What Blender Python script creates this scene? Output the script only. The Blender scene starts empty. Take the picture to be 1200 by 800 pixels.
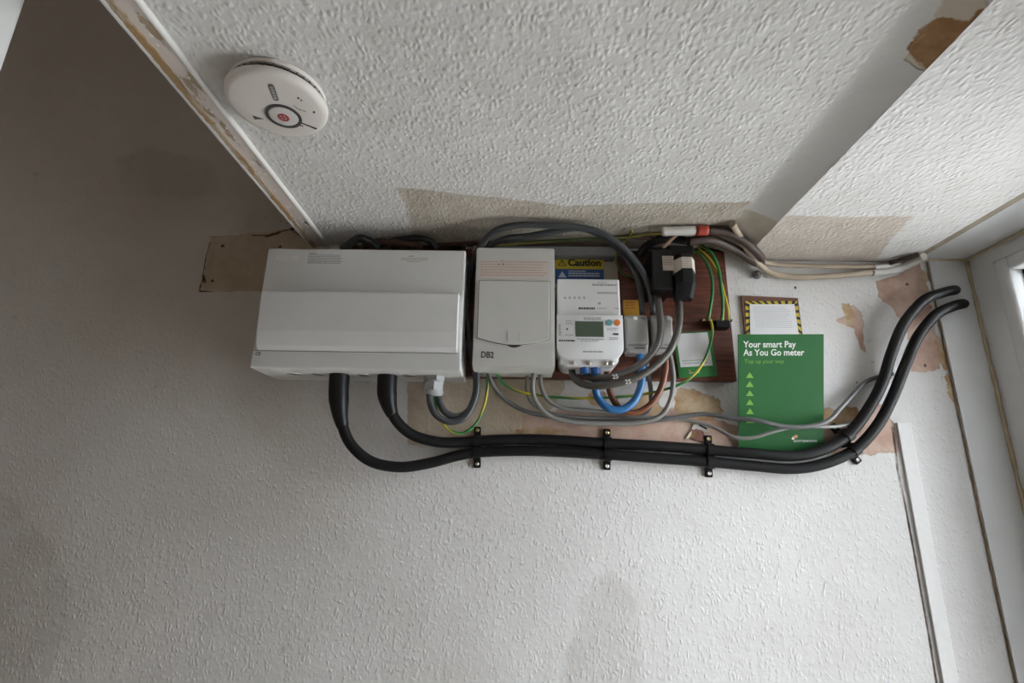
import bpy, bmesh, math, random
import numpy as np
from mathutils import Vector, Matrix
random.seed(7); rng = np.random.default_rng(7)
S = bpy.context.scene
COL = S.collection

# ------------------------------------------------------------------ camera
Z0 = 1.93                       # eye height of the camera above the hall floor
D = 0.95                        # camera to back wall
FPX = 620.0                     # focal length in pixels of the 1200x800 frame
MC = np.array([[0.99978751, -0.01390935, -0.01521395],
               [0.0108627, -0.27176258, 0.96230302],
               [0.0175196, 0.96226381, 0.27155374]])
cam_d = bpy.data.cameras.new('camera'); cam = bpy.data.objects.new('camera', cam_d); COL.objects.link(cam)
cam_d.sensor_width = 36.0; cam_d.lens = FPX * 36.0 / 1200.0; cam_d.clip_start = 0.01
cx, cu_, cf = Vector(MC[:, 0]), Vector(MC[:, 1]), Vector(MC[:, 2])
R = Matrix((cx, cu_, -cf)).transposed().to_4x4()
cam.matrix_world = Matrix.Translation((0, 0, Z0)) @ R
S.camera = cam

# ------------------------------------------------------------------ daylight
W = bpy.data.worlds.new('overcast_sky'); S.world = W; W.use_nodes = True
bg = W.node_tree.nodes['Background']
bg.inputs[0].default_value = (0.93, 0.957, 1.0, 1); bg.inputs[1].default_value = 6.0
XR = 0.855                      # plane of the front door frame
win = (0.42, 0.885, 0.25, 2.335)   # door glass: y0, y1, z0, z1
pl = bpy.data.lights.new('door_daylight_portal', 'AREA'); pl.shape = 'RECTANGLE'
pl.size = win[1] - win[0]; pl.size_y = win[3] - win[2]; pl.cycles.is_portal = True
plo = bpy.data.objects.new('door_daylight_portal', pl); COL.objects.link(plo)
plo.location = (XR + 0.06, (win[0] + win[1]) / 2, (win[2] + win[3]) / 2)
plo.rotation_euler = Matrix(((0, 0, 1), (1, 0, 0), (0, 1, 0))).to_euler()   # local -Z looks along -X
S.view_settings.view_transform = 'Standard'; S.view_settings.look = 'None'
S.view_settings.gamma = 1.0; S.view_settings.use_curve_mapping = False
S.view_settings.exposure = 1.38

# ------------------------------------------------------------------ helpers
H1, H2 = 0.461, 0.438           # ceiling heights above the camera
def at(u, v, off=0.0):          # photo position -> point 'off' metres in front of the back wall
    d = MC @ np.array([(u - 600) / FPX, -(v - 400) / FPX, 1.0]); d = d * ((D - off) / d[1])
    return Vector((d[0], d[1], d[2] + Z0))
def atc(u, v, z):               # photo position -> point on a horizontal plane z above the camera
    d = MC @ np.array([(u - 600) / FPX, -(v - 400) / FPX, 1.0]); d = d * (z / d[2])
    return Vector((d[0], d[1], d[2] + Z0))
def zceil(x): return Z0 + (H1 if x < 0.375 else (H2 if x > 0.4275 else H1 + (x - .375) / .0525 * (H2 - H1)))
def atr(u, v, off, r):          # as at(), kept below the ceiling
    p = at(u, v, off)
    while p.z > zceil(p.x) - r - 0.0015 and off < 0.4:
        off += 0.004; p = at(u, v, off)
    return p

MATS = {}
def mat(name, col, rough=0.5, metal=0.0, bump=0.0, bscale=300, var=0.0, vscale=30, spec=0.5, coat=0.0):
    if name in MATS: return MATS[name]
    m = bpy.data.materials.new(name); m.use_nodes = True; nt = m.node_tree
    b = nt.nodes['Principled BSDF']
    b.inputs['Base Color'].default_value = (*col, 1); b.inputs['Roughness'].default_value = rough
    b.inputs['Metallic'].default_value = metal; b.inputs['Specular IOR Level'].default_value = spec
    if coat: b.inputs['Coat Weight'].default_value = coat
    tc = nt.nodes.new('ShaderNodeTexCoord')
    n = nt.nodes.new('ShaderNodeTexNoise'); n.inputs['Scale'].default_value = vscale; n.inputs['Detail'].default_value = 5
    nt.links.new(tc.outputs['Object'], n.inputs['Vector'])
    mx = nt.nodes.new('ShaderNodeMix'); mx.data_type = 'RGBA'; mx.blend_type = 'MIX'
    d = 1 - max(var, 0.03) * 1.5
    mx.inputs[6].default_value = (*[c * d for c in col], 1); mx.inputs[7].default_value = (*[min(1, c * (2 - d)) for c in col], 1)
    nt.links.new(n.outputs['Fac'], mx.inputs[0]); nt.links.new(mx.outputs[2], b.inputs['Base Color'])
    if bump:
        n2 = nt.nodes.new('ShaderNodeTexNoise'); n2.inputs['Scale'].default_value = bscale; n2.inputs['Detail'].default_value = 3
        nt.links.new(tc.outputs['Object'], n2.inputs['Vector'])
        bp = nt.nodes.new('ShaderNodeBump'); bp.inputs['Strength'].default_value = bump; bp.inputs['Distance'].default_value = 0.002
        nt.links.new(n2.outputs['Fac'], bp.inputs['Height']); nt.links.new(bp.outputs['Normal'], b.inputs['Normal'])
    MATS[name] = m; return m

def link_mesh(name, me, material, parent=None, origin=None, kind=None):
    if material is not None:
        for mm in (material if isinstance(material, (list, tuple)) else [material]): me.materials.append(mm)
    o = bpy.data.objects.new(name, me); COL.objects.link(o)
    if parent is not None:
        root = parent
        while root.parent: root = root.parent
        me.transform(Matrix.Translation(-root.location)); o.parent = parent
    else:
        if origin is None:
            co = np.array([v.co for v in me.vertices]); mn, mx = co.min(0), co.max(0)
            origin = Vector(((mn[0] + mx[0]) / 2, (mn[1] + mx[1]) / 2, mn[2]))
        me.transform(Matrix.Translation(-Vector(origin))); o.location = origin
    if kind: o['kind'] = kind
    return o
def obj(name, bm, material, parent=None, origin=None, kind=None, smooth=None):
    me = bpy.data.meshes.new(name); bm.normal_update(); bm.to_mesh(me); bm.free()
    if smooth is not None:
        me.polygons.foreach_set('use_smooth', [True] * len(me.polygons)); 
        try: me.set_sharp_from_angle(angle=math.radians(smooth))
        except Exception: pass
    return link_mesh(name, me, material, parent, origin, kind)
def tag(o, label, cat, group=None):
    o['label'] = label; o['category'] = cat
    if group: o['group'] = group
    return o
def thing(name, label, cat, loc, group=None):
    o = bpy.data.objects.new(name, None); COL.objects.link(o); o.location = Vector(loc); o.empty_display_size = 0.02
    return tag(o, label, cat, group)
def struct(o): o['kind'] = 'structure'; return o

def bx(bm, x0, x1, y0, y1, z0, z1, bev=0.0, seg=2, mi=0, only=None):
    r = bmesh.ops.create_cube(bm, size=1.0); vs = r['verts']
    for v in vs:
        v.co = Vector(((x0 + x1) / 2 + v.co.x * (x1 - x0), (y0 + y1) / 2 + v.co.y * (y1 - y0), (z0 + z1) / 2 + v.co.z * (z1 - z0)))
    fs = {f for v in vs for f in v.link_faces}
    for f in fs: f.material_index = mi
    if bev > 0:
        es = list({e for v in vs for e in v.link_edges})
        if only: es = [e for e in es if only(e)]
        bmesh.ops.bevel(bm, geom=es, offset=bev, segments=seg, affect='EDGES', profile=0.5)
    return bm
def box(*a, **k): return bx(bmesh.new(), *a, **k)

class Frame:                    # a flat face: origin, right, up, outward normal
    def __init__(s, o, ex=(1, 0, 0), ey=(0, 0, 1), n=(0, -1, 0)):
        s.o, s.ex, s.ey, s.n = Vector(o), Vector(ex).normalized(), Vector(ey).normalized(), Vector(n).normalized()
    def p(s, a, b, c=0.0): return s.o + s.ex * a + s.ey * b + s.n * c
    def m(s): return Matrix(((s.ex.x, s.ey.x, s.n.x, s.o.x), (s.ex.y, s.ey.y, s.n.y, s.o.y), (s.ex.z, s.ey.z, s.n.z, s.o.z), (0, 0, 0, 1)))
def slab(bm, F, pts, c0, c1, mi=0):     # closed prism over a polygon of (a, b) on frame F
    lo = [bm.verts.new(F.p(a, b, c0)) for a, b in pts]; hi = [bm.verts.new(F.p(a, b, c1)) for a, b in pts]
    n = len(pts); fs = [bm.faces.new(hi), bm.faces.new(lo[::-1])]
    for i in range(n): fs.append(bm.faces.new((lo[i], lo[(i + 1) % n], hi[(i + 1) % n], hi[i])))
    for f in fs: f.material_index = mi
    return hi, lo
def prism(F, pts, c0, c1, bev=0.0, seg=2):
    bm = bmesh.new(); hi, lo = slab(bm, F, pts, c0, c1)
    bmesh.ops.recalc_face_normals(bm, faces=bm.faces)
    if bev:
        hs = set(hi); es = [e for e in bm.edges if e.verts[0] in hs and e.verts[1] in hs]
        bmesh.ops.bevel(bm, geom=es, offset=bev, segments=seg, affect='EDGES', profile=0.5)
    return bm
def rect(a0, a1, b0, b1): return [(a0, b0), (a1, b0), (a1, b1), (a0, b1)]
def rrect(a0, a1, b0, b1, r, n=5, corners=(1, 1, 1, 1)):
    out = []
    for k, (ca, cb, s) in enumerate(((a0 + r, b0 + r, 180), (a1 - r, b0 + r, 270), (a1 - r, b1 - r, 0), (a0 + r, b1 - r, 90))):
        if not corners[k]:
            out.append(((a0, b0), (a1, b0), (a1, b1), (a0, b1))[k]); continue
        for i in range(n + 1):
            t = math.radians(s + 90 * i / n); out.append((ca + r * math.cos(t), cb + r * math.sin(t)))
    return out
def circ(a, b, r, n=20, ry=None): return [(a + r * math.cos(2 * math.pi * i / n), b + (ry or r) * math.sin(2 * math.pi * i / n)) for i in range(n)]
def decal(name, F, polys, material, parent, c0=0.0, c1=0.0004):
    bm = bmesh.new(); kd = 'stuff' if 'print' in name and len(polys) > 1 else None
    for q in polys: slab(bm, F, q, c0, c1)
    bmesh.ops.recalc_face_normals(bm, faces=bm.faces)
    return obj(name, bm, material, parent, kind=kd)
def small_print(a0, a1, b1, rows, pitch, h, ragged=0.35, words=(0.002, 0.006)):   # rows of word-long dashes
    out = []
    for r in range(rows):
        b = b1 - r * pitch; a = a0; end = a1 - random.random() * ragged * (a1 - a0)
        while a < end:
            w = random.uniform(*words); out.append(rect(a, min(a + w, end), b - h, b)); a += w + 0.0008
    return out
def text(name, s, F, a, b, size, material, parent, bold=0.0, lift=0.0004, rot=0.0, align='LEFT', sx=1.0):
    cu = bpy.data.curves.new(name, 'FONT'); cu.body = s; cu.size = size; cu.offset = bold; cu.extrude = 0.0; cu.align_x = align
    cu.resolution_u = 3
    o = bpy.data.objects.new(name, cu); COL.objects.link(o)
    dg = bpy.context.evaluated_depsgraph_get(); me = bpy.data.meshes.new_from_object(o.evaluated_get(dg))
    bpy.data.objects.remove(o); bpy.data.curves.remove(cu)
    me.materials.clear()
    me.transform(F.m() @ Matrix.Translation((a, b, lift)) @ Matrix.Rotation(rot, 4, 'Z') @ Matrix.Diagonal((sx, 1, 1, 1)))
    me.name = name
    return link_mesh(name, me, material, parent)

def smooth_path(pts, n=8):
    P = [Vector(p) for p in pts]; P = [P[0] * 2 - P[1]] + P + [P[-1] * 2 - P[-2]]; out = []
    for i in range(1, len(P) - 2):
        p0, p1, p2, p3 = P[i - 1:i + 3]
        d1 = max((p1 - p0).length, 1e-5) ** .5; d2 = max((p2 - p1).length, 1e-5) ** .5; d3 = max((p3 - p2).length, 1e-5) ** .5
        m1 = ((p1 - p0) / d1 - (p2 - p0) / (d1 + d2) + (p2 - p1) / d2) * d2
        m2 = ((p2 - p1) / d2 - (p3 - p1) / (d2 + d3) + (p3 - p2) / d3) * d2
        for k in range(n):
            t = k / n
            out.append(p1 * (2*t**3 - 3*t*t + 1) + m1 * (t**3 - 2*t*t + t) + p2 * (-2*t**3 + 3*t*t) + m2 * (t**3 - t*t))
    out.append(P[-2]); return out
def tube(path, r, k=12, stripe=0, twist=0.0, bm=None, mi=0, wob=0.0):
    bm = bm or bmesh.new(); N = len(path); T = []
    for i in range(N):
        t = (path[min(i + 1, N - 1)] - path[max(i - 1, 0)]); T.append(t.normalized() if t.length > 1e-9 else Vector((1, 0, 0)))
    u = T[0].orthogonal().normalized(); rings = []; a = 0.0
    for i in range(N):
        u = (u - T[i] * u.dot(T[i])).normalized(); w = T[i].cross(u)
        if i: a += twist * (path[i] - path[i - 1]).length
        rr = r(i / (N - 1)) if callable(r) else r
        if wob: rr *= 1 + random.uniform(-wob, wob)
        rings.append([bm.verts.new(path[i] + (u * math.cos(a + 2 * math.pi * j / k) + w * math.sin(a + 2 * math.pi * j / k)) * rr) for j in range(k)])
    for i in range(N - 1):
        for j in range(k):
            f = bm.faces.new((rings[i][j], rings[i][(j + 1) % k], rings[i + 1][(j + 1) % k], rings[i + 1][j]))
            f.smooth = True; f.material_index = 1 if (stripe and j < stripe) else mi
    f1 = bm.faces.new(rings[0][::-1]); f2 = bm.faces.new(rings[-1]); f1.material_index = f2.material_index = mi
    bmesh.ops.recalc_face_normals(bm, faces=bm.faces)
    return bm
def pp(L, r):                   # list of (u, v, off) -> points
    return [atr(u, v, o, r) for u, v, o in L]
def lathe(prof, F, a, b, n=32, bm=None, mi=0):      # prof: (radius, height along the normal)
    bm = bm or bmesh.new(); rings = []
    for r, h in prof:
        if r < 1e-6: rings.append([bm.verts.new(F.p(a, b, h))])
        else: rings.append([bm.verts.new(F.p(a + r * math.cos(2 * math.pi * i / n), b + r * math.sin(2 * math.pi * i / n), h)) for i in range(n)])
    for q in range(len(rings) - 1):
        A, B = rings[q], rings[q + 1]
        for i in range(n):
            if len(A) == 1 and len(B) == 1: continue
            if len(A) == 1: f = bm.faces.new((A[0], B[i], B[(i + 1) % n]))
            elif len(B) == 1: f = bm.faces.new((A[i], A[(i + 1) % n], B[0]))
            else: f = bm.faces.new((A[i], A[(i + 1) % n], B[(i + 1) % n], B[i]))
            f.material_index = mi
    bmesh.ops.recalc_face_normals(bm, faces=bm.faces)
    return bm
WF = lambda p: Frame(p)         # wall-parallel frame at p

# ------------------------------------------------------------------ painted, stained surfaces
def poly_sd(X, Y, poly):        # signed distance, positive inside
    d = np.full(X.shape, 1e9); ins = np.zeros(X.shape, bool); n = len(poly)
    for i in range(n):
        x0, y0 = poly[i]; x1, y1 = poly[(i + 1) % n]
        ex, ey = x1 - x0, y1 - y0; t = np.clip(((X - x0) * ex + (Y - y0) * ey) / (ex * ex + ey * ey + 1e-12), 0, 1)
        d = np.minimum(d, np.hypot(X - x0 - t * ex, Y - y0 - t * ey))
        c = ((y0 > Y) != (y1 > Y)) & (X < (x1 - x0) * (Y - y0) / (y1 - y0 + 1e-12) + x0); ins ^= c
    return np.where(ins, d, -d)
def line_sd(X, Y, pts, w):
    d = np.full(X.shape, 1e9)
    for (x0, y0), (x1, y1) in zip(pts[:-1], pts[1:]):
        ex, ey = x1 - x0, y1 - y0; t = np.clip(((X - x0) * ex + (Y - y0) * ey) / (ex * ex + ey * ey + 1e-12), 0, 1)
        d = np.minimum(d, np.hypot(X - x0 - t * ex, Y - y0 - t * ey))
    return w - d
def grid_surface(name, us, vs, fn, attrs, material):
    U, V = np.meshgrid(us, vs); P = fn(U, V); nu, nv = len(us), len(vs)
    me = bpy.data.meshes.new(name)
    idx = np.arange(nu * nv).reshape(nv, nu)
    q = np.stack([idx[:-1, :-1], idx[:-1, 1:], idx[1:, 1:], idx[1:, :-1]], -1).reshape(-1, 4)
    me.vertices.add(nu * nv); me.vertices.foreach_set('co', P.reshape(-1, 3).astype(np.float32).ravel())
    me.loops.add(q.size); me.loops.foreach_set('vertex_index', q.ravel().astype(np.int32))
    me.polygons.add(len(q)); me.polygons.foreach_set('loop_start', (np.arange(len(q)) * 4).astype(np.int32))
    me.update(calc_edges=True); me.validate()
    for k, A in attrs(U, V).items():
        a = me.attributes.new(k, 'FLOAT', 'POINT'); a.data.foreach_set('value', np.clip(A, -1, 1).astype(np.float32).ravel())
    o = link_mesh(name, me, material, origin=(0, 0, 0)); return struct(o)

def surface_mat(name, base, layers, bump_kind='chip', rough=0.75, bdist=0.00072, tint=None):
    """base paint with relief; layers: (attribute, colour1, colour2, noise amp, edge width, kind)"""
    m = bpy.data.materials.new(name); m.use_nodes = True; nt = m.node_tree; L = nt.links.new; N = nt.nodes.new
    b = nt.nodes['Principled BSDF']; b.inputs['Roughness'].default_value = rough; b.inputs['Specular IOR Level'].default_value = 0.3
    tc = N('ShaderNodeTexCoord'); co = tc.outputs['Object']
    def math_(op, a, c, cl=False):
        n = N('ShaderNodeMath'); n.operation = op; n.use_clamp = cl
        for i, x in enumerate((a, c)):
            if x is None: continue
            if isinstance(x, (int, float)): n.inputs[i].default_value = x
            else: L(x, n.inputs[i])
        return n.outputs[0]
    def noise(sc, det=4, rough_=.55, vec=None):
        n = N('ShaderNodeTexNoise'); n.inputs['Scale'].default_value = sc; n.inputs['Detail'].default_value = det; n.inputs['Roughness'].default_value = rough_
        L(vec or co, n.inputs['Vector']); return n.outputs['Fac']
    def mixc(f, a, c):
        n = N('ShaderNodeMix'); n.data_type = 'RGBA'
        for i, x in ((0, f), (6, a), (7, c)):
            if isinstance(x, tuple): n.inputs[i].default_value = (*x, 1)
            else: L(x, n.inputs[i])
        return n.outputs[2]
    def ramp(x, lo, hi):
        n = N('ShaderNodeMapRange'); n.inputs[1].default_value = lo; n.inputs[2].default_value = hi; L(x, n.inputs[0]); return n.outputs[0]
    col = mixc(ramp(noise(5, 5), .35, .7), tuple(c * 1.03 for c in base), tuple(c * w for c, w in zip(base, (tint or (.95, .945, .935)))))
    col = mixc(math_('MULTIPLY', ramp(noise(2.2, 6, .6), .5, .72), .30), col, (base[0] * .84, base[1] * .80, base[2] * .76))
    col = mixc(math_('MULTIPLY', ramp(noise(45, 3, .6), .70, .78), .55), col, (.45, .36, .27))
    mp = N('ShaderNodeMapping'); L(co, mp.inputs[0])
    relief = None
    nz = math_('ADD', math_('SUBTRACT', noise(95, 4, .65), .5), math_('MULTIPLY', math_('SUBTRACT', noise(28, 3, .6), .5), 1.6))
    cvar = ramp(noise(26, 4, .65), .38, .64)
    if bump_kind == 'chip':          # woodchip paper: scattered elongated chips under paint
        n0 = N('ShaderNodeTexNoise'); n0.inputs['Scale'].default_value = 60; n0.inputs['Detail'].default_value = 1; L(co, n0.inputs['Vector'])
        mm = N('ShaderNodeMix'); mm.data_type = 'VECTOR'; mm.inputs[0].default_value = .014; L(co, mm.inputs[4]); L(n0.outputs['Color'], mm.inputs[5])
        mp.inputs['Scale'].default_value = (1, 1, .6); L(mm.outputs[1], mp.inputs[0])
        v = N('ShaderNodeTexVoronoi'); v.feature = 'F1'; v.inputs['Scale'].default_value = 190; L(mp.outputs[0], v.inputs['Vector'])
        sep = N('ShaderNodeSeparateColor'); L(v.outputs['Color'], sep.inputs[0])
        chip = math_('MULTIPLY', ramp(v.outputs['Distance'], .6, .1), ramp(sep.outputs[0], .1, 1.0))
        relief = math_('ADD', math_('MULTIPLY', chip, .8), math_('ADD', math_('MULTIPLY', noise(110, 2), .6), math_('MULTIPLY', noise(12, 2), 1.6)))
    elif bump_kind == 'stipple':     # ceiling: dense rounded blobs
        n0 = N('ShaderNodeTexNoise'); n0.inputs['Scale'].default_value = 40; L(co, n0.inputs['Vector'])
        mm = N('ShaderNodeMix'); mm.data_type = 'VECTOR'; mm.inputs[0].default_value = .012; L(co, mm.inputs[4]); L(n0.outputs['Color'], mm.inputs[5])
        mp.inputs['Scale'].default_value = (1, .72, 1); L(mm.outputs[1], mp.inputs[0])
        v = N('ShaderNodeTexVoronoi'); v.feature = 'SMOOTH_F1'; v.inputs['Scale'].default_value = 155; v.inputs['Smoothness'].default_value = .5; L(mp.outputs[0], v.inputs['Vector'])
        sep = N('ShaderNodeSeparateColor'); L(v.outputs['Color'], sep.inputs[0])
        blob = math_('MULTIPLY', ramp(v.outputs['Distance'], .6, .1), ramp(sep.outputs[0], -.4, .8))
        relief = math_('ADD', math_('MULTIPLY', blob, .95), math_('ADD', math_('MULTIPLY', noise(120, 2), .4), math_('MULTIPLY', noise(9, 2), 1.2)))
    else:
        relief = math_('MULTIPLY', noise(40, 4), .35)
    for (an, c1, c2, amp, wid, kind, strength) in layers:
        a = N('ShaderNodeAttribute'); a.attribute_name = an; s = a.outputs['Fac']
        mk = ramp(math_('ADD', s, math_('MULTIPLY', nz, amp)), -wid, wid)
        cc = mixc(cvar, c1, c2)
        if strength < 1: mk2 = math_('MULTIPLY', mk, strength)
        else: mk2 = mk
        col = mixc(mk2, col, cc)
        if kind == 'bare':           # paper torn away: relief is lost and the surface sits lower
            relief = math_('MULTIPLY', relief, math_('SUBTRACT', 1.0, math_('MULTIPLY', mk, .75)))
            relief = math_('SUBTRACT', relief, math_('MULTIPLY', mk, .9))
    L(col, b.inputs['Base Color'])
    bp = N('ShaderNodeBump'); bp.inputs['Strength'].default_value = 1.0; bp.inputs['Distance'].default_value = bdist
    L(relief, bp.inputs['Height']); L(bp.outputs['Normal'], b.inputs['Normal'])
    return m

def wpoly(pix): return [(at(u, v).x, at(u, v).z) for u, v in pix]

# ------------------------------------------------------------------ structure: back wall
PAINT = (.74, .735, .735)
OCHRE = [[(247, 277), (300, 273), (346, 268), (378, 284), (400, 300), (400, 342), (236, 341), (241, 312)],
         [(478, 425), (477, 521), (530, 524), (600, 520), (640, 490), (662, 455), (655, 425)]]
PINK = [[(1026, 330), (1050, 322), (1078, 308), (1088, 345), (1094, 385), (1102, 433), (1066, 437), (1066, 405), (1060, 378), (1044, 360), (1030, 348)],
        [(1000, 357), (1010, 366), (1012, 395), (1016, 414), (1008, 408), (1001, 384), (985, 378), (976, 376), (992, 370), (992, 360)],
        [(965, 478), (1000, 488), (1030, 470), (1049, 500), (1055, 531), (940, 533), (940, 500)],
        [(612, 489), (660, 478), (700, 482), (800, 478), (832, 488), (866, 500), (866, 530), (700, 528), (604, 522)]]
RUST = [[(795, 455), (812, 456), (828, 464), (846, 468), (850, 482), (835, 494), (802, 492), (790, 478)],
        [(745, 462), (770, 462), (778, 488), (745, 490), (730, 480)], [(605, 502), (660, 500), (672, 520), (608, 522)],
        [(690, 458), (712, 458), (706, 478), (690, 474)], [(965, 480), (1005, 476), (1012, 490), (970, 500)],
        [(984, 356), (995, 355), (1003, 375), (996, 380)], [(1078, 315), (1083, 315), (1118, 470), (1114, 470)]]
def wall_attrs(X, Z):
    A = np.max([poly_sd(X, Z, wpoly(p)) for p in OCHRE], 0)
    P = np.max([poly_sd(X, Z, wpoly(p)) for p in PINK], 0)
    Rr = np.max([poly_sd(X, Z, wpoly(p)) for p in RUST], 0)
    dl = []
    for pts, w in (([(246, 284), (241, 305), (237, 330), (233, 341), (250, 342)], .0016), ([(250, 341), (312, 341)], .0006), ([(246, 277), (262, 277)], .0008),
                   ([(295, 276), (312, 276), (330, 271), (345, 267)], .0016), ([(470, 524), (500, 524)], .0006), ([(300, 252), (318, 256), (340, 262)], .0008), ([(238, 322), (240, 330)], .0026), ([(312, 277), (326, 273)], .0026), ([(340, 268), (352, 276), (368, 284)], .0018), ([(742, 585), (744, 640), (747, 720), (748, 800)], .00015),
                   ([(1046, 500), (1052, 550), (1070, 640), (1088, 740), (1102, 830)], .0022)):
        dl.append(line_sd(X, Z, wpoly(pts), w))
    for u, v, r in ((261, 288, .0036), (249, 329, .0032), (328, 289, .0034), (1063, 333, .0034), (1084, 428, .0034), (932, 337, .0034), (40, 38, .002), (28, 65, .0015), (1004, 448, .002)):
        dl.append(line_sd(X, Z, wpoly([(u, v), (u + .1, v)]), r))
    dl.append(poly_sd(X, Z, wpoly([(398, 250), (545, 250), (546, 296), (398, 296)])))
    dl.append(poly_sd(X, Z, wpoly([(620, 250), (900, 250), (860, 296), (720, 290), (620, 296)])))
    Dk = np.max(dl, 0)
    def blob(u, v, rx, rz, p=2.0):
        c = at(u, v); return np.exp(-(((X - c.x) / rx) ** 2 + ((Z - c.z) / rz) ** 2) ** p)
    stain_tone = .5 * blob(150, 240, .16, .09) + .9 * blob(330, 245, .09, .05, 1.2) + .35 * blob(520, 790, .07, .05, 1) \
        + .5 * blob(985, 370, .06, .05, 1) + .45 * blob(340, 560, .12, .16, 1) + .5 * blob(20, 660, .09, .2, 2.5) + .35 * blob(90, 60, .2, .12, 1) + .30 * blob(60, 200, .45, .35, 1.5) + .4 * blob(200, 450, .22, .25, 1)  # local stains plus broad tan toning spread over the left side
    damp = np.max([poly_sd(X, Z, wpoly(p)) for p in ([(698, 676), (718, 674), (738, 690), (747, 720), (750, 830), (655, 830), (664, 770), (684, 705)],
        [(-60, 560), (10, 580), (60, 640), (88, 690), (70, 760), (40, 830), (-60, 830)], [(172, 172), (250, 190), (262, 225), (200, 238), (150, 222), (128, 190)], [(300, 248), (335, 250), (350, 270), (300, 276), (268, 272)])], 0)
    return {'damp': damp, 'ochre': A, 'pink': P, 'rust': Rr, 'dark': Dk, 'stain': stain_tone - .5}
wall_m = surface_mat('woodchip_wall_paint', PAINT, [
    ('stain', (.42, .36, .29), (.50, .45, .39), .25, .55, 'col', .42),  # carries the local stains and the broad tan toning
    ('damp', (.50, .48, .45), (.58, .56, .54), .014, .007, 'col', .45),
    ('ochre', (.50, .42, .32), (.60, .52, .42), .006, .0012, 'col', 1),
    ('pink', (.50, .33, .26), (.62, .47, .39), .010, .0010, 'bare', 1),
    ('rust', (.42, .25, .12), (.60, .47, .32), .016, .0012, 'bare', 1),
    ('dark', (.045, .03, .022), (.14, .075, .045), .0012, .0007, 'col', 1)], 'chip')
xs = np.concatenate([np.linspace(-3.0, -.62, 60)[:-1], np.arange(-.62, .87, .004), [.87]])
zs = np.concatenate([np.linspace(0, Z0 - .36, 50)[:-1], np.arange(Z0 - .36, Z0 + .52, .004), np.linspace(Z0 + .53, Z0 + 2.9, 60)])
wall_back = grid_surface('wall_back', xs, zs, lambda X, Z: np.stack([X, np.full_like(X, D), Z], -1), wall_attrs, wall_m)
wall_back.data.flip_normals() if wall_back.data.polygons[0].normal.y > 0 else None
wall_back['label'] = 'white woodchip papered wall with torn bare plaster patches'

# ceilings: stairwell edge -> step -> door head
YB = -0.9                       # wall behind the camera
CSTAIN = [[(463, 219), (500, 222), (540, 228), (600, 233), (660, 241), (760, 238), (900, 236), (905, 310), (484, 310), (482, 268), (476, 240)]]
def ceil_attrs(X, Y):
    pts = [[(atc(u, v, H1).x, atc(u, v, H1).y) for u, v in p] for p in CSTAIN]
    s = np.max([poly_sd(X, Y, p) for p in pts], 0)
    c = atc(500, 240, H1); d = np.maximum(line_sd(X, Y, [(c.x - .004, c.y), (c.x + .004, c.y - .002)], .0016), line_sd(X, Y, [(-.2, .951), (.375, .951)], .004))
    f = np.exp(-((Y - .95) / .03) ** 2) * .8 - .35  # soft brown band, deeper towards the back wall
    return {'stain': s, 'dark': d, 'wall_edge_tone': f}
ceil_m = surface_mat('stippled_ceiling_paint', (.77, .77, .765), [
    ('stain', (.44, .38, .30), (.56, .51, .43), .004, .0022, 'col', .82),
    ('wall_edge_tone', (.30, .25, .2), (.4, .34, .28), .5, .5, 'col', .5),
    ('dark', (.10, .04, .03), (.16, .08, .05), .002, .001, 'col', 1)], 'stipple', bdist=.0011)
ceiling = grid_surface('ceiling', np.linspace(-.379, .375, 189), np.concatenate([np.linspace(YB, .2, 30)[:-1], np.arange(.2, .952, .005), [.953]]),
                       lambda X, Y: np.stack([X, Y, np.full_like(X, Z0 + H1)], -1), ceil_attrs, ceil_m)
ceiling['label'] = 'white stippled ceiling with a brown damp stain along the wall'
def low_attrs(X, Y):
    pts = [(atc(u, v, H2).x, atc(u, v, H2).y) for u, v in [(840, 251), (1000, 254), (1072, 253), (1045, 280), (1020, 312), (840, 312)]]
    return {'stain': poly_sd(X, Y, pts), 'wall_edge_tone': np.exp(-((Y - .95) / .02) ** 2) * .8 - .35, 'dark': line_sd(X, Y, [(.5, .951), (.8, .951)], .003)}  # lower strip also turns browner towards the back wall
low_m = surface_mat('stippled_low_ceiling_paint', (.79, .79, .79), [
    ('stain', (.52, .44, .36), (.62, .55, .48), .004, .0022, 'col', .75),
    ('wall_edge_tone', (.36, .3, .25), (.42, .36, .3), .5, .5, 'col', .4), ('dark', (.08, .05, .04), (.16, .08, .05), .002, .001, 'col', 1)], 'stipple', bdist=.0009)
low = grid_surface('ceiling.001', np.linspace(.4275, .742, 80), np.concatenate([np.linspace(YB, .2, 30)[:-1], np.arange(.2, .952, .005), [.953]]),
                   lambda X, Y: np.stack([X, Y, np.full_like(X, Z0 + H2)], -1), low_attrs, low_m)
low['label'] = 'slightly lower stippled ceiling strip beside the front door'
def step_attrs(T, Y):           # T 0..1 across the sloping step
    X = .375 + T * .0525
    pts = [(atc(u, v, H2 + .006).x, atc(u, v, H2 + .006).y) for u, v in [(1062, 66), (1080, 44), (1098, 28), (1135, 20), (1150, 4), (1164, 4), (1130, 41), (1104, 68), (1085, 78)]]
    pale = [(atc(u, v, H2 + .008).x, atc(u, v, H2 + .008).y) for u, v in [(1058, 74), (1085, 40), (1110, 4), (1150, -10), (1170, 8), (1130, 45), (1100, 80)]]
    return {'bare': poly_sd(X, Y, pts), 'pale': poly_sd(X, Y, pale), 'stain': Y - .80}
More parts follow.
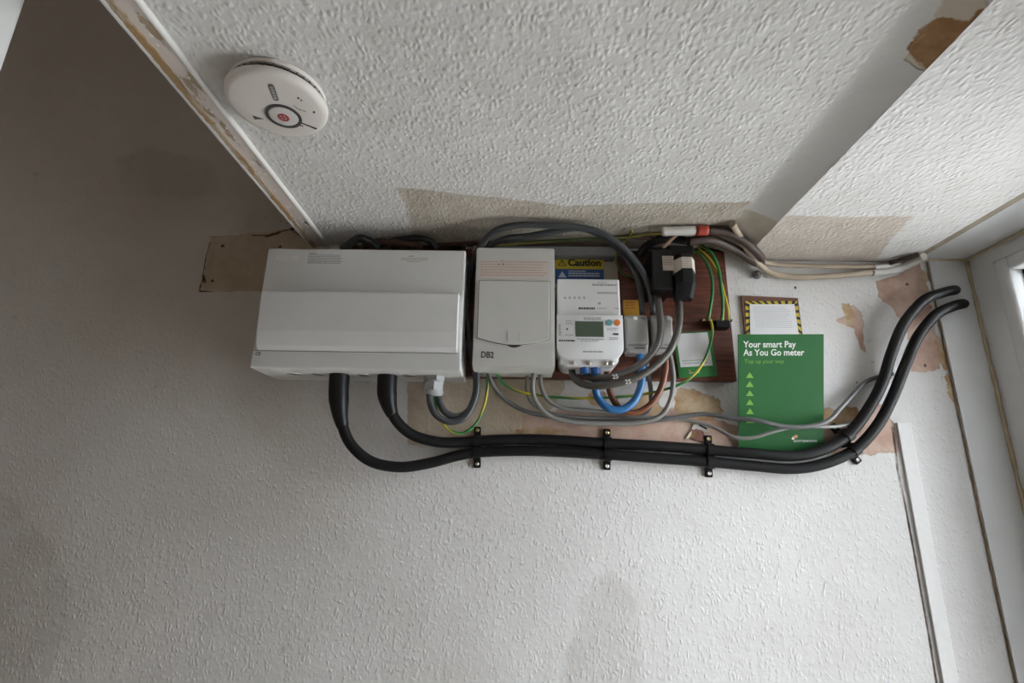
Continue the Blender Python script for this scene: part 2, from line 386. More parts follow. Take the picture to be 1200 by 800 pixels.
step_m = surface_mat('step_paint', (.72, .72, .71), [
    ('stain', (.50, .44, .35), (.60, .54, .46), .006, .0025, 'col', .8), ('pale', (.62, .55, .44), (.66, .6, .5), .006, .001, 'bare', .9),
    ('bare', (.30, .16, .07), (.44, .27, .14), .008, .001, 'bare', 1)], 'smooth', bdist=.003)
step = grid_surface('trim_1', np.linspace(0, 1, 20), np.concatenate([np.linspace(YB, .2, 30)[:-1], np.arange(.2, .952, .004), [.953]]),
                    lambda T, Y: np.stack([.375 + T * .0525 + .0015 * np.sin(Y * 31) * T, Y, Z0 + H1 + (H2 - H1) * (T ** 1.5)], -1), step_attrs, step_m)
step['label'] = 'sloping painted step between the two ceiling levels'
for o in (ceiling, low, step):
    if o.data.polygons[0].normal.z > 0: o.data.flip_normals()

plain = mat('old_white_paint', (.74, .73, .71), .7, bump=.25, bscale=60, var=.04)
dark_plain = mat('stairwell_paint', (.66, .62, .57), .75, bump=.25, bscale=60, var=.04)
struct(obj('floor', box(-3.0, 3.0 if False else .95, YB, D, -.06, 0), mat('hall_laminate_floor', (.46, .35, .25), .4, var=.12, vscale=8), origin=(0, 0, 0)))
cream_w = mat('cream_hall_paint', (.70, .57, .45), .75, var=.04)
struct(obj('wall_rear', box(-3.0, .95, YB - .1, YB, 0, Z0 + 2.9), cream_w, origin=(0, 0, 0)))
struct(obj('wall_left', box(-3.1, -3.0, YB, D, 0, Z0 + 2.9), cream_w, origin=(0, 0, 0)))
struct(obj('ceiling.002', box(-3.1, .95, YB, D + .05, Z0 + 2.9, Z0 + 3.0), plain, origin=(0, 0, 0)))
struct(obj('floor.001', box(-.377, .95, YB, D, Z0 + H1 + .012, Z0 + H1 + .25), plain, origin=(0, 0, 0)))
struct(obj('wall_upper', box(.9, 1.0, YB, D, Z0 + H1 + .25, Z0 + 2.9), plain, origin=(0, 0, 0)))

# stairwell edge moulding
def flaky(name, c1, c2, thr, sc):
    m = bpy.data.materials.new(name); m.use_nodes = True; nt = m.node_tree; b = nt.nodes['Principled BSDF']; b.inputs['Roughness'].default_value = .55
    tc = nt.nodes.new('ShaderNodeTexCoord'); mp = nt.nodes.new('ShaderNodeMapping'); mp.inputs['Scale'].default_value = (1, .35, 1); nt.links.new(tc.outputs['Object'], mp.inputs[0])
    n = nt.nodes.new('ShaderNodeTexNoise'); n.inputs['Scale'].default_value = sc; n.inputs['Detail'].default_value = 6; n.inputs['Roughness'].default_value = .65
    nt.links.new(mp.outputs[0], n.inputs['Vector'])
    r = nt.nodes.new('ShaderNodeMapRange'); r.inputs[1].default_value = thr - .015; r.inputs[2].default_value = thr + .015; nt.links.new(n.outputs['Fac'], r.inputs[0])
    n2 = nt.nodes.new('ShaderNodeTexNoise'); n2.inputs['Scale'].default_value = 90; nt.links.new(mp.outputs[0], n2.inputs['Vector'])
    m2 = nt.nodes.new('ShaderNodeMix'); m2.data_type = 'RGBA'; m2.inputs[6].default_value = (*[c * .6 for c in c2], 1); m2.inputs[7].default_value = (*c2, 1); nt.links.new(n2.outputs['Fac'], m2.inputs[0])
    mx = nt.nodes.new('ShaderNodeMix'); mx.data_type = 'RGBA'; mx.inputs[6].default_value = (*c1, 1)
    nt.links.new(r.outputs[0], mx.inputs[0]); nt.links.new(m2.outputs[2], mx.inputs[7]); nt.links.new(mx.outputs[2], b.inputs['Base Color'])
    bp = nt.nodes.new('ShaderNodeBump'); bp.inputs['Strength'].default_value = .8; bp.inputs['Distance'].default_value = .002; bp.invert = True
    nt.links.new(r.outputs[0], bp.inputs['Height']); nt.links.new(bp.outputs['Normal'], b.inputs['Normal'])
    return m
tr = struct(obj('trim_2', box(-.4075, -.383, YB, D - .001, Z0 + H1 - .004, Z0 + H1 + .26), flaky('cream_trim_paint', (.68, .62, .58), (.50, .40, .28), .58, 34), origin=(0, 0, 0)))
tr['label'] = 'chipped painted moulding along the stairwell edge of the ceiling'
def ragged_strip(x0, x1, z0, z1, amp, n=260):
    bm = bmesh.new(); ys = np.linspace(YB, D - .001, n); prev = None
    for y in ys:
        j = random.uniform(-amp, amp)
        ring = [bm.verts.new((x0 + random.uniform(-amp, amp) * .3, y, z0)), bm.verts.new((x1 + j, y, z0)), bm.verts.new((x1 + j, y, z1)), bm.verts.new((x0, y, z1))]
        if prev:
            for k in range(4): bm.faces.new((prev[k], prev[(k + 1) % 4], ring[(k + 1) % 4], ring[k]))
        prev = ring
    bmesh.ops.recalc_face_normals(bm, faces=bm.faces); return bm
obj('bare_wood_edge', ragged_strip(-.4125, -.4035, Z0 + H1 - .0065, Z0 + H1 + .2, .0012), flaky('worn_edge_wood', (.36, .23, .11), (.58, .48, .35), .50, 34), tr)
obj('painted_lip', ragged_strip(-.4150, -.4115, Z0 + H1 - .0075, Z0 + H1 + .2, .0010), flaky('lip_paint', (.70, .70, .71), (.52, .42, .3), .62, 30), tr)
bead = bmesh.new()
tube([Vector((-.3815, y, Z0 + H1 - .002)) for y in np.linspace(YB, D - .002, 60)], .0038, 12, bm=bead)
obj('bead', bead, mat('bead_white_gloss', (.80, .79, .77), .35), tr)
flk = mat('flaked_paint', (.78, .75, .72), .6)
for i in range(26):
    y = random.uniform(.3, .93); x = random.uniform(-.401, -.389); r = random.uniform(.001, .0028)
    F = Frame((x, y, Z0 + H1 - .004), (1, 0, 0), (0, 1, 0), (0, 0, -1))
    q = [(a * random.uniform(.6, 1.2), b * random.uniform(.6, 2.0)) for a, b in circ(0, 0, r, 7)]
    obj('paint_flake', prism(F, q, 0, .0007), flk, tr)

# newel post by the stairs
e = MC @ np.array([(19 - 600) / FPX, -(37 - 400) / FPX, 1.0]); e = e * (-.53 / e[0])
npx, npy = float(e[0]), float(e[1])
po = thing('newel_post', 'white painted square newel post, cut off by the top left corner of the photo', 'post', (npx - .045, npy - .045, 0))
pw = mat('newel_white_gloss', (.80, .81, .80), .35, var=.02)
obj('shaft', box(npx - .09, npx, npy - .09, npy, 0.02, Z0 + 1.3, bev=.004), pw, po)
obj('base_block', box(npx - .10, npx + .01, npy - .10, npy + .01, 0, .18, bev=.004), pw, po)
obj('cap', box(npx - .105, npx + .015, npy - .105, npy + .015, Z0 + 1.3, Z0 + 1.345, bev=.01), pw, po)

# front door side: lining, head, frame and glass
upvc = mat('white_upvc', (.72, .735, .74), .3, var=.015)
caulk = mat('yellowed_sealant', (.55, .47, .32), .6, var=.15, vscale=40)
browncaulk = mat('brown_gap_filler', (.24, .17, .10), .8, var=.4, vscale=60)
t3 = struct(obj('trim_3', box(.782, XR + .0, D - .006, D + .02, 0, Z0 + .4415), upvc, origin=(0, 0, 0))); t3['label'] = 'white plastic lining board in the corner beside the front door'
t4 = struct(obj('trim_4', box(.756, XR + .0, YB, D, Z0 + .4415, Z0 + .462), upvc, origin=(0, 0, 0))); t4['label'] = 'white plastic head lining above the front door'
struct(obj('trim_5', box(.738, .760, YB, D, Z0 + .4402, Z0 + .465), mat('tan_gap_filler', (.36, .31, .24), .8, var=.2, vscale=30), origin=(0, 0, 0)))['label'] = 'tan filled gap between ceiling and door head'
def bead_line(path, r, m, parent):
    return obj('sealant', tube([Vector(p) for p in path], r, 8, wob=.25), m, parent)
bead_line([(XR - .003, D - .008, z) for z in np.linspace(0.05, Z0 + .439, 160)], .0030, caulk, t3)
bead_line([(XR - .003, y, Z0 + .4395) for y in np.linspace(YB + .05, D - .008, 120)], .0030, caulk, t4)
bead_line([(.781 + random.uniform(-.0006, .0006), D - .002, z) for z in np.linspace(.05, Z0 + .438, 220)], .0016, browncaulk, t3)
bead_line([(x, D - .008, Z0 + .4405) for x in np.linspace(.765, XR - .004, 30)], .0022, caulk, t4)
# batten proud of the wall, cut off under the torn plaster
bt = struct(obj('trim_6', box(.668, .692, D - .004, D, 0, Z0 + .128, bev=.0012), mat('batten_gloss', (.755, .755, .75), .4, bump=.2, bscale=80, var=.03), origin=(0, 0, 0)))
bt['label'] = 'narrow white painted batten running down the wall near the door'

wr = struct(obj('wall_right', box(XR, .97, YB, win[0] - .14, 0, Z0 + H1 + .25), plain, origin=(0, 0, 0)))
struct(obj('wall_right.001', box(XR, .97, win[0] - .14, D + .02, Z0 + .47, Z0 + H1 + .25), plain, origin=(0, 0, 0)))
struct(obj('wall_right.002', box(XR + .05, .97, D - .012, D + .02, 0, Z0 + .47), plain, origin=(0, 0, 0)))
dr = struct(bpy.data.objects.new('door_1', None)); COL.objects.link(dr); dr.location = (XR + .03, .45, 0)
dr['label'] = 'white plastic glazed front door at the right edge'
y0, y1, z0, z1 = win
bm = bmesh.new(); fx0, fx1 = XR, XR + .06
bx(bm, fx0, fx1, y1 + .008, D - .006, 0, Z0 + .4415); bx(bm, fx0, fx1, win[0] - .14, y0 - .008, 0, Z0 + .4415)
bx(bm, fx0, fx1, y0 - .008, y1 + .008, z1 + .008, Z0 + .4415); bx(bm, fx0, fx1, y0 - .008, y1 + .008, 0, z0 - .008)
obj('frame', bm, upvc, dr)
bm = bmesh.new(); bw = .018
for (a, b_, c, d_) in ((y1 - bw, y1 + .008, z0 - .008, z1 + .008), (y0 - .008, y0 + bw, z0 - .008, z1 + .008), (y0 + bw, y1 - bw, z1 - bw, z1 + .008), (y0 + bw, y1 - bw, z0 - .008, z0 + bw)):
    bx(bm, XR - .004, XR + .03, a, b_, c, d_, bev=.006, seg=3)
obj('glazing_bead', bm, upvc, dr, smooth=40)
gm = bpy.data.materials.new('clear_glazing'); gm.use_nodes = True; nt = gm.node_tree; nt.nodes.clear()
o_ = nt.nodes.new('ShaderNodeOutputMaterial'); mx = nt.nodes.new('ShaderNodeMixShader'); t_ = nt.nodes.new('ShaderNodeBsdfTransparent'); g_ = nt.nodes.new('ShaderNodeBsdfGlossy')
g_.inputs['Roughness'].default_value = .02; t_.inputs[0].default_value = (.94, .95, .945, 1); fr = nt.nodes.new('ShaderNodeFresnel'); fr.inputs[0].default_value = 1.45
nt.links.new(fr.outputs[0], mx.inputs[0]); nt.links.new(t_.outputs[0], mx.inputs[1]); nt.links.new(g_.outputs[0], mx.inputs[2]); nt.links.new(mx.outputs[0], o_.inputs[0])
obj('glass_pane', box(XR + .026, XR + .030, y0 + .004, y1 - .004, z0 + .004, z1 - .004), gm, dr)
gk = mat('black_gasket', (.02, .02, .02), .6)
bm = bmesh.new(); bx(bm, XR + .022, XR + .026, y1 - bw - .003, y1 - bw + .002, z0, z1); bx(bm, XR + .022, XR + .026, y0, y1, z1 - bw - .003, z1 - bw + .002)
obj('gasket', bm, gk, dr)
gr = obj('ground_outside', box(1.0, 9, -6, 7, -.1, -.02), mat('pale_paving', (.70, .68, .65), .8, var=.08, vscale=3), origin=(0, 0, 0)); struct(gr)

# ------------------------------------------------------------------ wooden backing board
wood = bpy.data.materials.new('varnished_red_wood'); wood.use_nodes = True; nt = wood.node_tree; b = nt.nodes['Principled BSDF']
tc = nt.nodes.new('ShaderNodeTexCoord'); mp = nt.nodes.new('ShaderNodeMapping'); mp.inputs['Scale'].default_value = (1, 1, 9); nt.links.new(tc.outputs['Object'], mp.inputs[0])
n = nt.nodes.new('ShaderNodeTexNoise'); n.inputs['Scale'].default_value = 14; n.inputs['Detail'].default_value = 7; nt.links.new(mp.outputs[0], n.inputs['Vector'])
r = nt.nodes.new('ShaderNodeValToRGB'); r.color_ramp.elements[0].color = (.055, .017, .011, 1); r.color_ramp.elements[1].color = (.22, .068, .04, 1)
r.color_ramp.elements[0].position = .3; r.color_ramp.elements[1].position = .72
nt.links.new(n.outputs['Fac'], r.inputs[0]); nt.links.new(r.outputs[0], b.inputs['Base Color']); b.inputs['Roughness'].default_value = .45
BT = .016                        # board thickness
pa, pb = at(539, 442, BT), at(864, 446, BT)
board = obj('backing_board', box(pa.x, pb.x, D - BT, D - .0005, (pa.z + pb.z) / 2, Z0 + .4485, bev=.0015), wood)
tag(board, 'dark red varnished wooden board carrying the meter and main fuse', 'board')

white_pl = mat('white_metal_enclosure', (.70, .705, .70), .42, var=.015)
grey_pl = mat('warm_grey_plastic', (.60, .60, .575), .45, var=.02)
dark_ink = mat('dark_ink', (.05, .05, .055), .6)
grey_ink = mat('grey_ink', (.33, .33, .34), .6)
pale_ink = mat('pale_emboss', (.80, .80, .80), .35)
steel = mat('zinc_screw', (.62, .6, .56), .3, 1.0)
brass = mat('brass_screw', (.62, .48, .24), .3, 1.0)
black_pl = mat('black_plastic', (.010, .010, .011), .42, spec=.25)

# ------------------------------------------------------------------ white consumer unit
X0, X1, ZB, ZT, OF = -.4475, -.0975, Z0 + .1885, Z0 + .405, .100
cu = thing('consumer_unit', 'long white fuse box with a wide front flap, black cables leaving below', 'fuse box', ((X0 + X1) / 2, D, ZB))
obj('body', box(X0, X1, D - OF, D - .0005, ZB, ZT, bev=.0025), white_pl, cu)
F = Frame(((X0 + X1) / 2, D - OF, ZB)); hw = (X1 - X0) / 2; hh = ZT - ZB
fl = at(307.5, 343, .118), at(534, 410, .118)
fa0, fa1 = fl[0].x - F.o.x, fl[1].x - F.o.x; fb1 = fl[0].z - ZB + .004; fb0 = at(420, 411, .104).z - ZB
bm = bmesh.new()                 # flap: upright face that folds back towards its bottom edge
prof = [(fb0, .0), (fb0, .007), (fb0 + .006, .012), (fb0 + .030, .0175), (fb1 - .003, .0205), (fb1, .0185), (fb1, .0)]
vsA = [bm.verts.new(F.p(fa0, b_, c)) for b_, c in prof]; vsB = [bm.verts.new(F.p(fa1, b_, c)) for b_, c in prof]
bm.faces.new(vsA); bm.faces.new(vsB[::-1])
for i in range(len(prof)): bm.faces.new((vsA[i], vsA[(i + 1) % len(prof)], vsB[(i + 1) % len(prof)], vsB[i]))
bmesh.ops.recalc_face_normals(bm, faces=bm.faces)
flap = obj('flap', bm, mat('white_flap_plastic', (.74, .745, .75), .35, var=.01), cu)
decal('hinge_shadow_gap', F, [rect(-hw + .004, hw - .004, fb0 - .0016, fb0 - .0004)], mat('gap_grey', (.25, .25, .25), .7), cu, 0, .0003)
def on(F, u, v, off):
    p = at(u, v, off) - F.o; return p.dot(F.ex), p.dot(F.ey)
a, b_ = on(F, 322, 305, OF); text('embossed_lettering', 'AXIOM', F, a, b_, .013, pale_ink, cu, bold=.0002)
a, b_ = on(F, 362, 296, OF); a2, b2 = on(F, 402, 309, OF)
decal('small_print', F, [rect(a, a + .014, b_ - .0018, b_)] + small_print(a, a2, b_ - .0036, 6, .0030, .0014, .12), grey_ink, cu, 0, .0002)
a, b_ = on(F, 470, 300, OF); a2, b2 = on(F, 502, 306, OF)
decal('small_print', F, [rect(a + .014, a + .022, b_ - .0012, b_ + .001)] + small_print(a, a2, b_ - .003, 2, .0034, .0016, .05) + small_print(a + .011, a2 - .012, b_ - .0098, 1, .003, .0013, .1), mat('tan_ink', (.42, .41, .36), .6), cu, 0, .0002)
a, b_ = on(F, 297, 416, OF); text('lettering', 'CE', F, a + .003, b_, .0075, dark_ink, cu, bold=.0002)
Fb = Frame(((X0 + X1) / 2, D, ZB), (1, 0, 0), (0, -1, 0), (0, 0, -1))    # underside
for u in (345, 374, 426, 480):
    p = at(u, 436, .055)
    obj('knockout', lathe([(0, 0), (.0095, 0), (.0105, .0012), (.0115, .0012), (.0120, 0)], Fb, p.x - Fb.o.x, D - .945 + .05, 24), white_pl, cu, smooth=40)

# cable gland with two hexagonal nuts
p = at(509, 440, .05); Fg = Frame((p.x, p.y, ZB), (1, 0, 0), (0, -1, 0), (0, 0, -1))
gl = thing('cable_gland', 'light grey plastic cable gland under the right end of the white fuse box', 'cable gland', (p.x, p.y, ZB - .036))
gpl = mat('gland_grey_plastic', (.36, .37, .375), .5, var=.02)
hexa = lambda r, t=0: [(r * math.cos(math.radians(60 * i + t)), r * math.sin(math.radians(60 * i + t))) for i in range(6)]
obj('lock_nut', prism(Fg, hexa(.0185, 8), 0.0002, .0085, .0012), gpl, gl)
obj('thread_collar', lathe([(.0, .0085), (.0168, .0085), (.0175, .010), (.0168, .0118), (0, .0118)], Fg, 0, 0, 28), gpl, gl, smooth=40)
obj('dome_nut', prism(Fg, hexa(.0180, 20), .0118, .026, .0008), gpl, gl)
obj('seal_ring', lathe([(.0, .026), (.0175, .026), (.0155, .0325), (.0125, .035), (0, .035)], Fg, 0, 0, 28), gpl, gl, smooth=40)

# ------------------------------------------------------------------ grey second board with curved door
X0, X1, ZB, ZT, OF = -.0785, .0580, Z0 + .1965, Z0 + .411, .100
c2 = thing('consumer_unit', 'small warm grey fuse box marked DB2 with a curved door', 'fuse box', ((X0 + X1) / 2, D - BT, ZB))
bm = box(X0, X1, D - .062, D - BT - .0003, ZB, ZT, bev=.002); obj('back_box', bm, grey_pl, c2)
bm = bmesh.new()
vs = []
for (x0, x1, y, zb, zt) in ((X0 - .001, X1 + .001, D - .060, ZB - .001, ZT + .001), (X0, X1, D - OF, ZB, ZT)):
    vs.append([bm.verts.new(q) for q in ((x0, y, zb), (x1, y, zb), (x1, y, zt), (x0, y, zt))])
bm.faces.new(vs[1]); bm.faces.new(vs[0][::-1])
for i in range(4): bm.faces.new((vs[0][i], vs[0][(i + 1) % 4], vs[1][(i + 1) % 4], vs[1][i]))
bmesh.ops.recalc_face_normals(bm, faces=bm.faces)
bmesh.ops.bevel(bm, geom=list(bm.edges), offset=.0018, segments=2, affect='EDGES')
obj('front_cover', bm, grey_pl, c2)
F = Frame(((X0 + X1) / 2, D - OF, ZB)); hw = (X1 - X0) / 2
def dpts(u, v): return on(F, u, v, OF)
aL, bT = dpts(562, 329); aR, _ = dpts(644, 329); _, bS = dpts(560, 396); _, bM = dpts(602, 404)
def door_outline(g):
    out = [(aL - g, bT + g), (aL - g, bS - g * .5)]
    for i in range(1, 12):
        t = i / 12; out.append((aL + (aR - aL) * t, bS - (bS - bM) * math.sin(math.pi * t) - g))
    out += [(aR + g, bS - g * .5), (aR + g, bT + g)]; return out[::-1]
obj('door_recess', prism(F, door_outline(.0011), -.001, .0003), mat('seam_grey', (.12, .12, .115), .7), c2)
obj('door', prism(F, door_outline(0), 0.0002, .0026, .001), mat('grey_door_plastic', (.615, .615, .595), .42, var=.02), c2)
mid = (aL + aR) / 2 + .001
obj('finger_notch', prism(F, [(mid - .014, bM + .0002)] + [(mid - .014 + .028 * t, bM - .0048 * math.sin(math.pi * t)) for t in np.linspace(.08, .92, 9)] + [(mid + .014, bM + .0002)], 0, .0008), mat('notch_dark', (.05, .05, .048), .6), c2)
decal('pull_rib', F, [rect(mid - .011, mid - .0095, bM + .004, bM + .022), rect(mid + .0075, mid + .009, bM + .004, bM + .022)], mat('rib_grey', (.50, .50, .485), .4), c2, .0026, .0034)
a, b_ = dpts(561, 326); a2, b2 = dpts(644, 306)
lb = decal('warning_sticker', F, [rect(a, a2, b_, b2)], mat('faded_sticker', (.62, .57, .53), .6), c2, 0, .0003)
decal('small_print', F, small_print(a + .003, a2 - .002, b2 - .0016, 6, .0050, .0013, .1, (.004, .010)), mat('faded_red_ink', (.56, .34, .29), .6), lb, .0003, .0005)
decal('pen_mark', F, [rect(a + .034, a + .0352, b2 - .009, b2 - .006), rect(a + .041, a + .0422, b2 - .009, b2 - .005), rect(a + .0395, a + .0405, b2 - .0005, b2 + .0015)], dark_ink, lb, .0003, .0006)
a, b_ = dpts(563, 418)
text('handwriting', 'DB2', F, a, b_ - .001, .0150, dark_ink, c2, bold=.0003, rot=-.03, sx=.82)

# ------------------------------------------------------------------ smart meter
mtw = mat('meter_white_plastic', (.76, .77, .78), .33, var=.01)
mtg = mat('meter_pale_grey', (.69, .695, .69), .38, var=.01)
MO = .092
q0, q1 = at(653, 326, MO - .008), at(727.5, 368, MO - .008); r0, r1 = at(652.5, 368, MO), at(731.5, 413, MO)
mt = thing('smart_meter', 'white electricity meter with a green display and rounded lower cover', 'electricity meter', ((r0.x + r1.x) / 2, D - BT, r1.z - .03))
obj('upper_body', box(q0.x, q1.x, D - MO + .008, D - BT - .0003, q1.z - .02, q0.z, bev=.003), mtg, mt)
F = Frame((r0.x, D - MO, r1.z)); mw = r1.x - r0.x; mh = r0.z - r1.z
obj('front_cover', prism(F, rrect(0, mw, -.012, mh, .022, 8, (1, 1, 0, 0)), -.05, 0, .0022), mtw, mt, smooth=30)
obj('terminal_cover', prism(F, rrect(.006, mw - .006, -.022, .03, .016, 8, (1, 1, 0, 0)), -.072, -.012, .005, 3), mtw, mt, smooth=35)
def md(u, v): return on(F, u, v, MO)
a, b_ = md(675, 394); a2, b2 = md(706.5, 377)
sc = decal('display_surround', F, [rect(a - .0008, a2 + .0008, b_ - .0008, b2 + .0008)], mat('display_rim', (.20, .22, .20), .4), mt, 0, .0004)
decal('display', F, [rect(a, a2, b_, b2)], mat('lcd_green', (.085, .115, .080), .25), mt, .0004, .0007)
for u, v, m_ in ((714, 378, mat('teal_button', (.14, .36, .38), .35)), (723, 378, mat('orange_button', (.80, .26, .06), .35))):
    a, b_ = md(u, v); obj('button', lathe([(.0058, 0), (.0055, .0012), (.0035, .0016), (0, .0016)], F, a, b_, 20), m_, mt, smooth=40)
a, b_ = md(721.5, 391.5); decal('optical_port', F, [rrect(a - .005, a + .005, b_ - .0016, b_ + .0016, .0015)], dark_ink, mt, 0, .0008)
a, b_ = md(664.5, 385.5); decal('indicator', F, [circ(a, b_, .0016, 12)], dark_ink, mt, 0, .0006)
pr = []
a, b_ = md(684, 371.5); pr += small_print(a, a + .030, b_ , 2, .0028, .0018, .1)
a, b_ = md(676, 396.5); pr += small_print(a, a + .046, b_, 1, .003, .0015, .05) + small_print(a + .006, a + .036, b_ - .0035, 1, .003, .001, .1)
a, b_ = md(663, 375); pr += small_print(a, a + .014, b_, 3, .0032, .001, .3)
a, b_ = md(662, 392); pr += small_print(a, a + .016, b_, 1, .003, .0012, .1)
a, b_ = md(654.5, 380); pr += small_print(a, a + .005, b_, 6, .0034, .0020, .3)
a, b_ = md(711, 384); pr += small_print(a, a + .020, b_, 2, .0028, .001, .2)
a, b_ = md(714, 395.5); pr += small_print(a, a + .017, b_, 2, .0024, .001, .2)
decal('small_print', F, pr, grey_ink, mt, 0, .0003)
a, b_ = md(655, 398); decal('black_print', F, small_print(a, a + .028, b_, 1, .003, .0026, .05), dark_ink, mt, 0, .0003)
a, b_ = md(683, 411); decal('raised_mark', F, small_print(a, a + .034, b_, 1, .003, .0026, .02, (.003, .008)), mat('mark_grey', (.38, .38, .39), .5), mt, 0, .0003)
Fu = Frame((q0.x, D - MO + .008, q1.z))
def mu(u, v): return on(Fu, u, v, MO - .008)
pr = []; a, b_ = mu(694, 332.5); pr += small_print(a + .009, a + .026, b_ + .003, 1, .003, .0012, .02) + small_print(a, a + .043, b_, 1, .003, .0036, .02)
a, b_ = mu(700, 342); pr += small_print(a, a + .034, b_, 1, .003, .0034, .02)
a, b_ = mu(700, 360.5); pr += small_print(a, a + .016, b_, 1, .003, .0015, .02) + small_print(a + .028, a + .038, b_, 1, .003, .0014, .02)
a, b_ = mu(700.5, 354); pr += [rect(a, a + .005, b_ - .004, b_)]
for k in range(5):
    a, b_ = mu(661 + k * 5.6, 347.5); pr += [rect(a, a + .0034, b_ - .0040, b_)]
decal('small_print', Fu, pr, mat('mid_grey_ink', (.36, .36, .37), .6), mt, 0, .0003)
a, b_ = mu(678, 360); decal('black_print', Fu, small_print(a, a + .029, b_, 1, .003, .0036, .02), dark_ink, mt, 0, .0003)
for i, u in enumerate((670, 688.5, 708, 715)):
    p = at(u, 426 if i else 427, .070)
    Fs = Frame((p.x, D - .0800, r1.z - .0155)); obj('terminal_screw', lathe([(.0045, 0), (.0045, .002), (.0030, .003), (0, .003)], Fs, 0, 0, 14), steel, mt, smooth=40)

# ------------------------------------------------------------------ main fuse
fo = thing('main_fuse', 'black main supply fuse with white stickers on the wooden board', 'fuse', (at(790, 340, .05).x, D - BT, at(790, 345, .07).z))
p0, p1 = at(763, 291, .085), at(790, 340, .085)
obj('base_block', box(p0.x, p1.x, D - .085, D - BT - .0003, p1.z, p0.z, bev=.004), black_pl, fo)
p2, p3 = at(790, 286, .080), at(823, 343, .080)
obj('side_block', box(p1.x - .001, p3.x - .004, D - .070, D - BT - .0003, p3.z + .012, p2.z + .004, bev=.004), black_pl, fo)
c0, c1_ = at(793, 300, .105), at(819, 332, .105); Fc = Frame((c0.x, D - .062, c1_.z)); cw = c1_.x - c0.x; ch = c0.z - c1_.z
# carrier: half-octagonal front bulge tapering to its foot
bm = bmesh.new(); oct_ = [(0, 0), (0, .028), (.009, .042), (cw - .009, .042), (cw, .028), (cw, 0)]
lev = [(-.018, .55), (-.004, .82), (.004, 1), (ch, 1), (ch + .010, .8)]
rings = [[bm.verts.new(Fc.p(cw / 2 + (a - cw / 2) * (s_ * .3 + .7), h, c * s_)) for a, c in oct_] for h, s_ in lev]
for i in range(len(rings) - 1):
    for j in range(6): bm.faces.new((rings[i][j], rings[i][(j + 1) % 6], rings[i + 1][(j + 1) % 6], rings[i + 1][j]))
bm.faces.new(rings[0]); bm.faces.new(rings[-1]); bmesh.ops.recalc_face_normals(bm, faces=bm.faces)
obj('fuse_carrier', bm, black_pl, fo)
lab = mat('aged_white_sticker', (.60, .55, .48), .6, var=.06, vscale=60)
bm = bmesh.new()                  # sticker folded round the carrier
o2 = [(-.0006, .006), (-.0006, .0283), (.0086, .0426), (cw - .0086, .0426), (cw + .0006, .0283), (cw + .0006, .006)]
zt, zb = ch - .001, ch - .026
A = [bm.verts.new(Fc.p(a, zb + (.004 if i in (2, 3) else 0), c)) for i, (a, c) in enumerate(o2)]; B = [bm.verts.new(Fc.p(a, zt, c)) for a, c in o2]
for j in range(5): bm.faces.new((A[j], A[j + 1], B[j + 1], B[j]))
bmesh.ops.recalc_face_normals(bm, faces=bm.faces)
obj('sticker', bm, lab, fo)
Fp = Frame(Fc.p(.009, 0, .0428)); decal('small_print', Fp, small_print(.001, cw - .020, zt - .002, 6, .0034, .0009, .2), mat('brown_ink', (.36, .28, .24), .6), fo, 0, .0003)
F1 = Frame((p0.x, D - .085, p1.z)); a, b_ = on(F1, 777, 317, .085); a2, b2 = on(F1, 790, 300, .085)
st = decal('sticker', F1, [rect(a, a2 - .001, b_, b2)], lab, fo, 0, .0004); decal('small_print', F1, small_print(a + .002, a2 - .003, b2 - .003, 4, .0045, .001, .1), mat('brown_ink', (.36, .28, .24), .6), fo, .0004, .0006)
p = at(804, 341, .088); Fs = Frame((p.x, D - .074, p.z))
obj('sealing_screw', lathe([(.0052, -.014), (.0052, .006), (.0038, .008), (0, .008)], Fs, 0, 0, 18), steel, fo, smooth=40)
obj('spout', lathe([(.0065, -.02), (.0065, .0), (.005, .001), (0, .001)], Frame((p.x, D - .074, p.z + .008), (1, 0, 0), (0, -1, 0), (0, 0, -1)), 0, 0, 18), mat('clear_grey_plastic', (.16, .17, .18), .2), fo, smooth=40)

# ------------------------------------------------------------------ grey connector blocks
hg = mat('connector_grey_plastic', (.40, .395, .38), .45, var=.03)
for k, (u0, u1, lbl) in enumerate(((733, 762, 'left grey connector block right of the meter, blue cable below it'), (763.5, 791, 'right grey connector block right of the meter, brown cable below it'))):
    p0, p1 = at(u0, 366, .058), at(u1, 411, .058)
    hb = thing('connector_block', lbl, 'connector block', ((p0.x + p1.x) / 2, D - BT, p1.z), 'grey connector blocks beside the meter')
    obj('body', box(p0.x, p1.x, D - .052, D - BT - .0003, p1.z + .004, p0.z - .002, bev=.004), hg, hb)
    obj('lid', box(p0.x + .0015, p1.x - .0015, D - .060, D - .050, p1.z + .012, p0.z - .010, bev=.003), hg, hb)
    obj('foot', box(p0.x + .003, p1.x - .003, D - .056, D - .02, p1.z - .002, p1.z + .010, bev=.002), hg, hb)
    us = (745,) if k == 0 else (784,)
    for u in us:
        p = at(u, 373, .06); Fs = Frame((p.x, D - .050, p.z))
        obj('screw', lathe([(.0048, -.004), (.0048, .008), (.003, .0105), (0, .0105)], Fs, 0, 0, 16), mat('bright_seal', (.85, .85, .83), .25), hb, smooth=40)
        obj('screw_boss', lathe([(.0085, -.004), (.008, .004), (0, .004)], Fs, 0, 0, 18), hg, hb, smooth=40)
    Fh = Frame((p0.x, D - .056, p1.z)); w_ = p1.x - p0.x
    decal('slot', Fh, [rect(w_ * .34, w_ * .80, .0042, .0062)], dark_ink, hb, 0, .0004)

